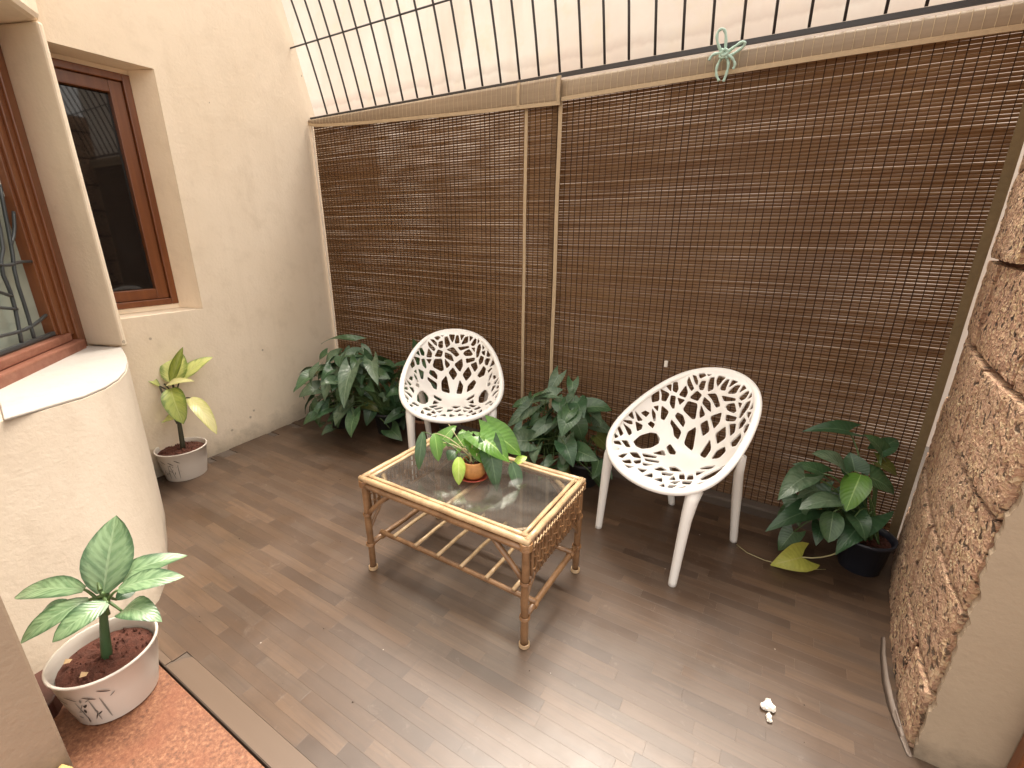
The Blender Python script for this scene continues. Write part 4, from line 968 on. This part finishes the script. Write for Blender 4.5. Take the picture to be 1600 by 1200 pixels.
def white_pot(parent, c, rt_, rb, h, seed, print_az):
    prof = [(rb*0.9, 0.0), (rb, 0.004), (rb+(rt_-rb)*0.5, h*0.5), (rt_-0.006, h-0.012), (rt_-0.004, h-0.010), (rt_, h-0.006), (rt_, h-0.002), (rt_-0.002, h), (rt_-0.006, h), (rt_-0.009, h-0.004), (rt_-0.012, h-0.03), (rt_-0.02, h-0.07)]
    p = MB().lathe(c, prof, 40).build('pot', 'pot_white', parent, smooth=True); smooth_by_angle(p, 50)
    # printed twig-and-leaf motif wrapped on the pot's skin
    rr = random.Random(seed); ink = MB(); ink2 = MB()
    def on(a, t, off=0.0009):
        z = h*t; rr_ = rb+(rt_-rb)*min(1, t*1.02)+off; return Vector((c[0]+rr_*math.cos(a), c[1]+rr_*math.sin(a), c[2]+z))
    def stroke(mb, a0, t0, a1, t1, w):
        n = 5; vv = []
        for i in range(n+1):
            q = i/n; a = a0+(a1-a0)*q; t = t0+(t1-t0)*q; ww = w*math.sin(math.pi*(0.12+0.8*q)); da = ww/rt_*abs(t1-t0)*h/max(1e-4, math.hypot((a1-a0)*rt_, (t1-t0)*h)); dt = -ww/h*(a1-a0)*rt_/max(1e-4, math.hypot((a1-a0)*rt_, (t1-t0)*h))
            vv += [on(a-da, t-dt), on(a+da, t+dt)]
        mb.add(vv, [(2*i, 2*i+1, 2*i+3, 2*i+2) for i in range(n)])
    A = print_az
    for da, tt in ((-.36, .74), (-.02, .70), (.26, .76), (-.62, .66)):
        ink = MB(); stroke(ink, A+da-.10, tt+.05, A+da+.11, tt-.05, 0.0060); ink.build('print', 'ink', p)
    ink = MB()
    for i in range(14):
        a = A+rr.uniform(-.45, .40); t = rr.uniform(.22, .68); stroke(ink if i % 2 == 0 else ink2, a, t, a+rr.uniform(-.16, .16), t+rr.uniform(-.20, .12), rr.uniform(.0016, .0036))
    for da in (-.25, .0, .22): stroke(ink2, A+da, .14, A+da+rr.uniform(-.1, .1), .66, .0024)
    for m_, n_ in ((ink, 'ink'), (ink2, 'ink_grey')):
        o_ = m_.build('print_sketch', n_, p); o_['kind'] = 'stuff'
    return p

LV = {"near":[[-1.615,0.319,0.384,-1.693,0.419,0.571,0.125,0],[-1.665,0.293,0.395,-1.874,0.179,0.362,0.077,0],[-1.633,0.35,0.395,-1.544,0.522,0.416,0.073,0],[-1.555,0.34,0.409,-1.439,0.465,0.422,0.065,0],[-1.647,0.293,0.366,-1.706,0.136,0.306,0.067,0],[-1.564,0.312,0.38,-1.573,0.183,0.348,0.069,0],[-1.559,0.334,0.334,-1.41,0.376,0.34,0.075,0],[-1.763,0.272,0.303,-1.874,0.216,0.265,0.048,1],[-1.635,0.347,0.328,-1.643,0.404,0.327,0.044,1],[-1.642,0.322,0.433,-1.691,0.334,0.478,0.054,0]],"left":[[-3.03,1.169,0.567,-3.107,1.261,0.734,0.148,0],[-2.991,1.148,0.579,-2.972,1.235,0.773,0.056,1],[-3.019,1.204,0.575,-2.986,1.388,0.683,0.1,0],[-2.993,1.117,0.564,-2.842,1.198,0.603,0.062,2],[-2.943,1.119,0.557,-2.807,1.085,0.383,0.123,1],[-2.905,1.188,0.485,-2.686,1.192,0.312,0.089,2],[-3.07,1.114,0.551,-3.221,1.04,0.658,0.056,0],[-3.165,1.13,0.613,-3.369,1.094,0.71,0.076,2],[-2.989,1.127,0.363,-3.08,1.087,0.337,0.083,0]],"right":[[0.325,2.255,0.444,0.19,2.152,0.547,0.082,0],[0.374,2.238,0.454,0.335,2.1,0.346,0.09,2],[0.317,2.153,0.354,0.172,2.005,0.355,0.072,0],[0.178,2.158,0.422,0.089,1.988,0.376,0.092,0],[0.242,2.234,0.423,0.124,2.199,0.455,0.062,1],[0.245,2.178,0.274,0.07,2.009,0.206,0.094,1],[0.299,2.126,0.31,0.298,2.048,0.207,0.075,1],[0.438,2.232,0.273,0.329,2.031,0.177,0.112,1],[0.418,2.303,0.424,0.523,2.339,0.354,0.088,1],[0.317,2.401,0.579,0.143,2.319,0.575,0.075,1],[0.447,2.382,0.519,0.367,2.362,0.593,0.072,1],[0.443,2.392,0.52,0.509,2.483,0.556,0.073,1],[0.44,2.361,0.477,0.527,2.39,0.417,0.061,4],[0.358,2.298,0.442,0.333,2.344,0.505,0.09,1],[0.241,2.197,0.362,0.162,2.115,0.338,0.072,0]],"table":[[-1.216,1.308,0.628,-1.193,1.242,0.486,0.04,1],[-1.162,1.317,0.631,-1.111,1.274,0.536,0.047,2],[-1.032,1.307,0.563,-0.997,1.256,0.472,0.046,3],[-1.165,1.354,0.572,-1.149,1.445,0.624,0.06,1],[-1.097,1.379,0.564,-1.07,1.461,0.607,0.06,1],[-1.017,1.397,0.612,-1.011,1.347,0.569,0.078,1],[-1.0,1.41,0.62,-0.859,1.415,0.54,0.109,1],[-0.993,1.464,0.621,-0.848,1.494,0.537,0.107,1],[-0.949,1.403,0.584,-0.883,1.357,0.427,0.078,1],[-0.986,1.379,0.579,-0.932,1.355,0.53,0.072,1],[-0.882,1.465,0.514,-0.824,1.435,0.409,0.048,4],[-0.869,1.469,0.504,-0.838,1.52,0.525,0.032,5],[-1.098,1.371,0.544,-1.108,1.33,0.517,0.048,1],[-1.095,1.43,0.565,-1.137,1.468,0.6,0.055,1]]}
# near plant: silver-green leaves in the large white pot
PN = Vector((-1.640, 0.285, 0.0))
pl = empty('potted_plant', PN, 'silver green leafed plant in a large white pot on the red stone slab', 'potted plant')
white_pot(pl, PN, 0.137, 0.104, 0.190, 4, math.radians(-38))
soil_disc(pl, PN+Vector((0, 0, 0.148)), 0.118, 1)
stalk(pl, [PN+Vector((0.0, 0.0, 0.14)), PN+Vector((0.012, 0.012, 0.26)), (-1.612, 0.315, 0.37)], (0.0155, 0.009), 'leaf_mid', 'stem', 8)
hub = Vector((-1.612, 0.315, 0.36))
for i, (bx, by, bz, tx, ty, tz, w, kd) in enumerate(LV['near']):
    B = Vector((bx, by, bz)); stalk(pl, [hub+Vector((0, 0, -0.05+0.01*i)), (hub+B)/2+Vector((0, 0, 0.01)), B], (0.0055, 0.0035), 'stem', 'petiole')
    T = Vector((tx, ty, tz)); nr = None
    if i == 0: nr = Vector((0.8, -0.35, 0.35))
    leaf(pl, B, T, w*1.0, 'leaf_silver' if kd == 0 else 'leaf_dark', nr, 'lance', (0.05, 0.10, 0.12, 0.12, 0.14, 0.14, 0.22, .1, .1, .05)[i], 0.18, 0.05, i)
for dx, dy in ((.035, -.062), (-.062, -.070)):
    q = MB(); p = PN+Vector((dx, dy, 0.166)); q.add([p+Vector((.014, 0, .004)), p+Vector((0, .010, 0)), p+Vector((-.012, -.002, .006)), p+Vector((.002, -.012, .002)), p-Vector((0, 0, .004))], [(0, 1, 3), (1, 2, 3), (1, 0, 4), (2, 1, 4), (3, 2, 4), (0, 3, 4)])
    q.build('dry_leaf', 'litter', pl)

# left plant: yellow-green leaves in a small white pot against the wall
PL_ = Vector((-2.985, 1.115, 0.0))
pl = empty('potted_plant', PL_, 'yellow green variegated plant in a white printed pot below the recessed window', 'potted plant')
white_pot(pl, PL_, 0.134, 0.104, 0.186, 9, math.radians(-52))
soil_disc(pl, PL_+Vector((0, 0, 0.160)), 0.119, 2)
hub = Vector((-3.02, 1.165, 0.50))
stalk(pl, [PL_+Vector((0.01, 0.005, 0.15)), PL_+Vector((0.0, 0.02, 0.35)), hub], (0.0150, 0.0085), 'stem_dark', 'stem', 8)
stalk(pl, [PL_+Vector((0.005, 0.01, 0.33)), PL_+Vector((-0.04, 0.0, 0.43)), (-3.07, 1.114, 0.551)], (0.007, 0.005), 'stem_dark', 'stem', 6)
for i, (bx, by, bz, tx, ty, tz, w, kd) in enumerate(LV['left']):
    B = Vector((bx, by, bz)); T = Vector((tx, ty, tz))
    stalk(pl, [hub+Vector((0, 0, -0.02 if i not in (4, 8, 5) else -0.09)), (hub+B)/2, B], (0.005, 0.0035), 'stem_dark', 'petiole')
    mt = ('leaf_lime', 'leaf_limegreen', 'leaf_cream')[kd]
    leaf(pl, B, T, w*0.92, mt, Vector((0.75, -0.45, 0.45)) if i in (0, 1, 4) else None, 'oval' if i in (0, 4, 5) else 'lance', (0.04, 0.02, 0.08, 0.10, 0.12, 0.15, 0.14, .1, .1)[i], 0.2 if i != 1 else 0.9, 0.06, 20+i)

def bush(root, pots, C, rad, n, lens, seed, mats, droop=0.62, zmin=0.02, maxy=2.47, avoid=None):
    rr = random.Random(seed); C = Vector(C)
    for i in range(n):
        for _ in range(40):
            a = rr.uniform(0, 2*math.pi); e = rr.uniform(-0.55, 1.45); q = rr.uniform(0.62, 1.0) if i % 4 else rr.uniform(0.3, 0.7)
            dr = Vector((math.cos(a)*math.cos(e), math.sin(a)*math.cos(e), math.sin(e)))
            B = C+Vector((dr.x*rad[0], dr.y*rad[1], dr.z*rad[2]))*q
            L = rr.uniform(*lens); od = Vector((dr.x, dr.y-0.25, 0))
            od = od.normalized() if od.length > .05 else Vector((0, -1, 0))
            td = (od*rr.uniform(.4, 1.0)+Vector((rr.uniform(-.6, .6), rr.uniform(-.6, .6), -droop*rr.uniform(-.1, 1.5)))).normalized()
            T = B+td*L
            if T.z > zmin and B.z > zmin+0.03 and B.y < maxy and T.y < maxy-0.02 and T.x > wx(min(2.6, max(1, T.y)))+0.03 and B.x > wx(min(2.6, max(1, B.y)))+0.03: 
                if avoid is None or not avoid(B, T): break
        else: continue
        p0 = rr.choice(pots); p0 = Vector((p0[0]+rr.uniform(-.05, .05), p0[1]+rr.uniform(-.05, .05), p0[2]))
        mid = (p0+B)/2+Vector((0, 0, 0.10+0.1*rr.random()))
        stalk(root, [p0, mid, B], (0.0042, 0.0026), 'stem', 'petiole', 5)
        nr = Vector((dr.x*.6+rr.uniform(-.35, .35), dr.y*.6-0.35+rr.uniform(-.35, .35), 0.75+rr.uniform(-.3, .2)))
        leaf(root, B, T, L*rr.uniform(.70, .90), rr.choice(mats), nr, 'heart', rr.uniform(.06, .2), rr.uniform(.1, .35), rr.uniform(0, .15), seed*100+i)
# bush in the back left corner
r1 = empty('leafy_plant', (-2.62, 2.15, 0), 'dense dark green bush of heart shaped leaves in the corner left of the chairs', 'plant')
for (x, y, rr_, mt) in ((-2.78, 2.12, 0.10, 'pot_black'), (-2.40, 2.22, 0.10, 'pot_black'), (-2.08, 2.28, .095, 'pot_clay')):
    MB().lathe((x, y, 0), [(rr_*.75, 0), (rr_*.8, .004), (rr_, .15), (rr_+.006, .15), (rr_+.006, .17), (rr_-.004, .17), (rr_-.012, .13)], 24).build('pot', mt, r1, smooth=True)
    soil_disc(r1, Vector((x, y, .135)), rr_-.012, int(-x*10))
av1 = lambda B, T: min(B.y, T.y) < 2.08-0.55*max(0, -1.95-B.x)*0.55 and B.x > -2.35
bush(r1, [(-2.78, 2.12, .14), (-2.40, 2.22, .14)], (-2.63, 2.10, 0.26), (0.43, 0.34, 0.37), 104, (0.075, 0.150), 31, ['leaf_dark']*5+['leaf_mid']*6+['leaf_grey_sheen']*4+['leaf_olive'], avoid=av1)
bush(r1, [(-2.08, 2.28, .14), (-2.40, 2.22, .14)], (-2.15, 2.24, 0.27), (0.26, 0.20, 0.30), 32, (0.075, 0.14), 37, ['leaf_dark']*4+['leaf_mid']*3+['leaf_grey_sheen'], avoid=av1)
stalk(r1, [(-2.15, 2.3, .3), (-2.14, 2.33, .5), (-2.16, 2.34, .60)], (.004, .003)); 
leaf(r1, (-2.16, 2.34, .60), (-2.18, 2.30, .72), .075, 'leaf_mid', Vector((.3, -.9, .3)), 'heart', .05, .2, 0, 1)
leaf(r1, (-2.13, 2.33, .55), (-1.99, 2.27, .47), .075, 'leaf_mid', Vector((.1, -.7, .6)), 'heart', .15, .2, 0, 2)
leaf(r1, (-2.66, 2.20, .66), (-2.88, 2.08, .655), .085, 'leaf_mid', Vector((0, -.3, 1)), 'heart', .12, .2, .1, 3)
leaf(r1, (-2.62, 1.97, .50), (-2.555, 1.82, .33), .12, 'leaf_grey_sheen', Vector((.35, -.8, .55)), 'heart', .12, .25, 0, 4)
leaf(r1, (-2.45, 1.98, .53), (-2.365, 1.82, .32), .125, 'leaf_grey_sheen', Vector((.35, -.8, .55)), 'heart', .12, .25, 0, 5)
leaf(r1, (-2.30, 2.03, .60), (-2.14, 1.92, .49), .095, 'leaf_grey_sheen', Vector((.2, -.6, .75)), 'heart', .12, .25, 0, 6)
# bush between the chairs
r2_ = empty('leafy_plant', (-1.03, 2.27, 0), 'dark green heart leafed bush between the two white chairs', 'plant')
for (x, y, rr_, mt) in ((-1.12, 2.30, 0.085, 'pot_clay'), (-0.88, 2.30, 0.09, 'pot_black')):
    MB().lathe((x, y, 0), [(rr_*.75, 0), (rr_*.8, .004), (rr_, .13), (rr_+.006, .13), (rr_+.006, .15), (rr_-.004, .15), (rr_-.012, .11)], 24).build('pot', mt, r2_, smooth=True)
    soil_disc(r2_, Vector((x, y, .12)), rr_-.012, int(-x*10)+50)
av2 = lambda B, T: (T.x > -0.70 or B.x > -0.72) or (T.x < -1.36 or B.x < -1.34)
bush(r2_, [(-1.12, 2.30, .12), (-0.88, 2.30, .12)], (-1.03, 2.22, 0.25), (0.30, 0.24, 0.31), 66, (0.070, 0.145), 43, ['leaf_dark']*4+['leaf_mid']*6+['leaf_grey_sheen']*4+['leaf_olive'], avoid=av2)
for k_, (B, T, w, mt) in enumerate((((-1.10, 2.36, .62), (-1.13, 2.28, .50), .075, 'leaf_grey_sheen'), ((-1.00, 2.34, .60), (-.97, 2.26, .52), .07, 'leaf_mid'), ((-0.94, 2.25, .52), (-0.99, 2.15, .40), .11, 'leaf_grey_sheen'),
                                    ((-1.18, 2.18, .46), (-1.30, 2.10, .33), .085, 'leaf_grey_sheen'), ((-1.06, 2.12, .40), (-1.13, 2.02, .31), .075, 'leaf_grey_sheen'), ((-.92, 2.10, .36), (-.90, 2.02, .22), .085, 'leaf_grey_sheen'))):
    stalk(r2_, [(-1.05, 2.3, .12), (Vector(B)+Vector((-1.05, 2.3, .3)))/2, B], (.004, .003)); leaf(r2_, B, T, w, mt, Vector((.3, -.7, .6)), 'heart', .1, .25, 0, 60+k_)
# plant at the right in the dark blue pot
PR = Vector((0.455, 2.270, 0.0))
r3_ = empty('potted_plant', PR, 'sprawling green plant in a dark blue pot beside the laterite wall', 'potted plant')
MB().lathe(PR, [(0.072, 0), (0.076, .004), (0.098, .155), (0.106, .155), (0.108, .172), (0.100, .172), (0.094, .150), (.088, .12)], 30).build('pot', 'pot_dark', r3_, smooth=True)
soil_disc(r3_, PR+Vector((0, 0, .145)), .090, 77)
for i, (bx, by, bz, tx, ty, tz, w, kd) in enumerate(LV['right']):
    B = Vector((bx, by, bz)); T = Vector((tx, ty, tz))
    mt = ('leaf_grey_sheen', 'leaf_mid', 'leaf_bright', '', 'leaf_olive')[kd]
    if kd == 1 and i % 2: mt = 'leaf_dark'
    stalk(r3_, [PR+Vector((rng.uniform(-.03, .03), rng.uniform(-.03, .03), .14)), (PR+Vector((0, 0, .35))+B)/2+Vector((0, 0, .05)), B], (.0045, .003), 'stem')
    leaf(r3_, B, T, w*1.15, mt, None, 'heart' if i not in (0, 1, 2, 6) else 'oval', .10, .25, 0.05, 80+i)
stalk(r3_, [PR+Vector((-.02, 0, .15)), (0.36, 2.16, .06), (0.232, 2.130, .050)], (.004, .003), 'stem_pale')
leaf(r3_, (0.232, 2.130, .050), (0.120, 2.055, .012), .120, 'leaf_yellow', Vector((.1, -.75, .65)), 'heart', .16, .42, 0.1, 99)
bush(r3_, [(0.455, 2.27, .14)], (0.36, 2.26, 0.22), (0.24, 0.15, 0.24), 12, (0.10, 0.15), 53, ['leaf_dark', 'leaf_mid'], avoid=lambda B, T: max(B.x, T.x) > 0.50)
# plant on the table
PT = Vector((-0.995, 1.352, GLZ))
sc_ = MB().lathe(PT, [(0.040, 0.0), (0.044, 0.002), (0.060, 0.013), (0.065, 0.015), (0.066, 0.018), (0.061, 0.017), (0.043, 0.006), (.01, .005)], 32).build('saucer', 'saucer', smooth=True)
tag(sc_, 'small red saucer under the round clay pot on the glass table top', 'saucer')
PT = PT+Vector((0, 0, 0.0065))
r4 = empty('potted_plant', PT, 'bright green trailing plant in a round stained clay pot on the table', 'potted plant')
MB().lathe(PT, [(0.030, 0), (0.036, .002), (0.050, .018), (0.056, .038), (0.053, .056), (0.046, .070), (0.045, .076), (0.041, .076), (0.041, .062), (.038, .05)], 30).build('pot', 'terracotta', r4, smooth=True)
soil_disc(r4, PT+Vector((0, 0, .058)), .040, 91)
for i, (bx, by, bz, tx, ty, tz, w, kd) in enumerate(LV['table']):
    B = Vector((bx, by, bz)); T = Vector((tx, ty, tz)); mt = ('', 'leaf_bright', 'leaf_bright', 'leaf_new', 'leaf_olive', 'leaf_new')[kd]
    if i in (0, 8, 10, 12): mt = 'leaf_mid'
    s0 = PT+Vector((rng.uniform(-.02, .02), rng.uniform(-.02, .02), .06))
    stalk(r4, [s0, (s0+B)/2+Vector((0, 0, .05)), B], (.0026, .0018), 'stem_pale' if i % 2 else 'stem')
    leaf(r4, B, T, w*1.15, mt, None, 'heart' if w > .05 else 'lance', .10, .25, .05, 120+i)
stalk(r4, [PT+Vector((0, 0, .07)), (-1.20, 1.42, .66), (-1.205, 1.47, .60)], (.0018, .0014), 'stem_pale')
for k_ in range(5):
    s0 = PT+Vector((rng.uniform(-.02, .02), rng.uniform(-.02, .02), .055)); stalk(r4, [s0, s0+Vector((rng.uniform(-.03, .03), rng.uniform(-.03, .03), .06))], (.0028, .0016), 'stem_pale')

# ------------------------------------------------------------------ small things
mb = MB(); r8 = random.Random(8)
bm = bmesh.new()
for (cx_, cy_, cz_, s_) in ((0.150, 1.318, .017, .017), (0.163, 1.318, .014, .013), (0.138, 1.312, .013, .013), (0.150, 1.335, .015, .012), (0.156, 1.283, .010, .009), (0.158, 1.268, .009, .008)):
    bmesh.ops.create_icosphere(bm, subdivisions=3, radius=s_, matrix=Matrix.Translation((cx_, cy_, cz_+.004)))
for v in bm.verts: v.co += Vector((noise.noise(v.co*160), noise.noise(v.co*160+Vector((5, 0, 0))), noise.noise(v.co*160+Vector((0, 9, 0)))))*0.005+Vector((noise.noise(v.co*420), noise.noise(v.co*420+Vector((5, 0, 0))), noise.noise(v.co*420+Vector((0, 9, 0)))))*0.003; v.co.z = max(v.co.z, 0.0045)
for v in bm.verts: v.co = Vector((0.152, 1.305, 0.0045))+(v.co-Vector((0.152, 1.305, 0.0045)))*0.82
me = bpy.data.meshes.new('cotton_fluff'); bm.to_mesh(me); bm.free(); me.materials.append(M['cotton'])
o = bpy.data.objects.new('cotton_fluff', me); COL.objects.link(o); tag(o, 'small white tuft of fluff lying on the open wood floor', 'fluff')
# knotted green string on the valance
ks = empty('knotted_string', (-0.425, 2.462, 2.15), 'pale green knotted string tied to the grille over the right blind', 'string')
kp = [[(-.425, 2.452, 2.135), (-.455, 2.425, 2.185), (-.462, 2.43, 2.225), (-.440, 2.43, 2.238), (-.424, 2.436, 2.215), (-.420, 2.44, 2.15)], [(-.425, 2.445, 2.14), (-.385, 2.44, 2.165), (-.352, 2.44, 2.180), (-.345, 2.45, 2.165), (-.385, 2.447, 2.140), (-.42, 2.44, 2.13)],
      [(-.43, 2.445, 2.14), (-.448, 2.44, 2.10), (-.446, 2.442, 2.07), (-.430, 2.443, 2.045)], [(-.42, 2.445, 2.14), (-.400, 2.44, 2.11), (-.402, 2.44, 2.07), (-.412, 2.44, 2.040)],
      [(-.436, 2.44, 2.162), (-.412, 2.430, 2.152), (-.408, 2.432, 2.136), (-.430, 2.430, 2.126), (-.442, 2.436, 2.138), (-.424, 2.428, 2.150), (-.410, 2.434, 2.124)]]
kp += [[(-.428, 2.438, 2.148), (-.470, 2.436, 2.150), (-.482, 2.438, 2.128)], [(-.418, 2.438, 2.140), (-.392, 2.432, 2.128), (-.372, 2.440, 2.100), (-.380, 2.442, 2.082)], [(-.430, 2.432, 2.150), (-.418, 2.426, 2.160), (-.406, 2.430, 2.146), (-.420, 2.426, 2.132), (-.436, 2.430, 2.142), (-.424, 2.424, 2.154)]]
for P in kp:
    P = [Vector(a_) for a_ in P]
    for _ in range(2):
        Q = [P[0]]
        for a_, b_ in zip(P, P[1:]): Q += [a_*.75+b_*.25, a_*.25+b_*.75]
        P = Q+[P[-1]]
    MB().tube(P, [.0042+.0022*abs(math.sin(2.3*i_+len(P))) for i_ in range(len(P))], 6).build('strand', 'string', ks, smooth=True)
q = MB(); q.box((-.537, 2.498, .722), (-.519, 2.512, .756)); tag(q.build('label_clip', 'cotton', bevel=.002), 'tiny white clip on the right blind above the right chair', 'clip')
tn = MB().tube([(-0.03, 2.14, .0065), (0.02, 2.10, .006), (0.09, 2.085, .006), (0.16, 2.09, .006), (.25, 2.11, .006), (.33, 2.16, .006)], .0016, 5).build('tendril', 'stem_pale', smooth=True)
tag(tn, 'thin dry tendril on the floor between the right chair and the yellow leaf', 'twig')
cr = MB()
for i in range(26):
    x, y = r8.uniform(-2.4, .4), r8.uniform(.55, 2.0); s_ = r8.uniform(.0015, .004); p = Vector((x, y, .0055))
    cr.add([p+Vector((s_, 0, 0)), p+Vector((-s_*.6, s_, 0)), p+Vector((-s_*.5, -s_, 0)), p+Vector((0, 0, s_))], [(0, 1, 3), (1, 2, 3), (2, 0, 3), (2, 1, 0)])
tag(cr.build('crumbs', 'cement'), 'tiny specks of grit scattered over the wood floor', 'grit', kind='stuff')
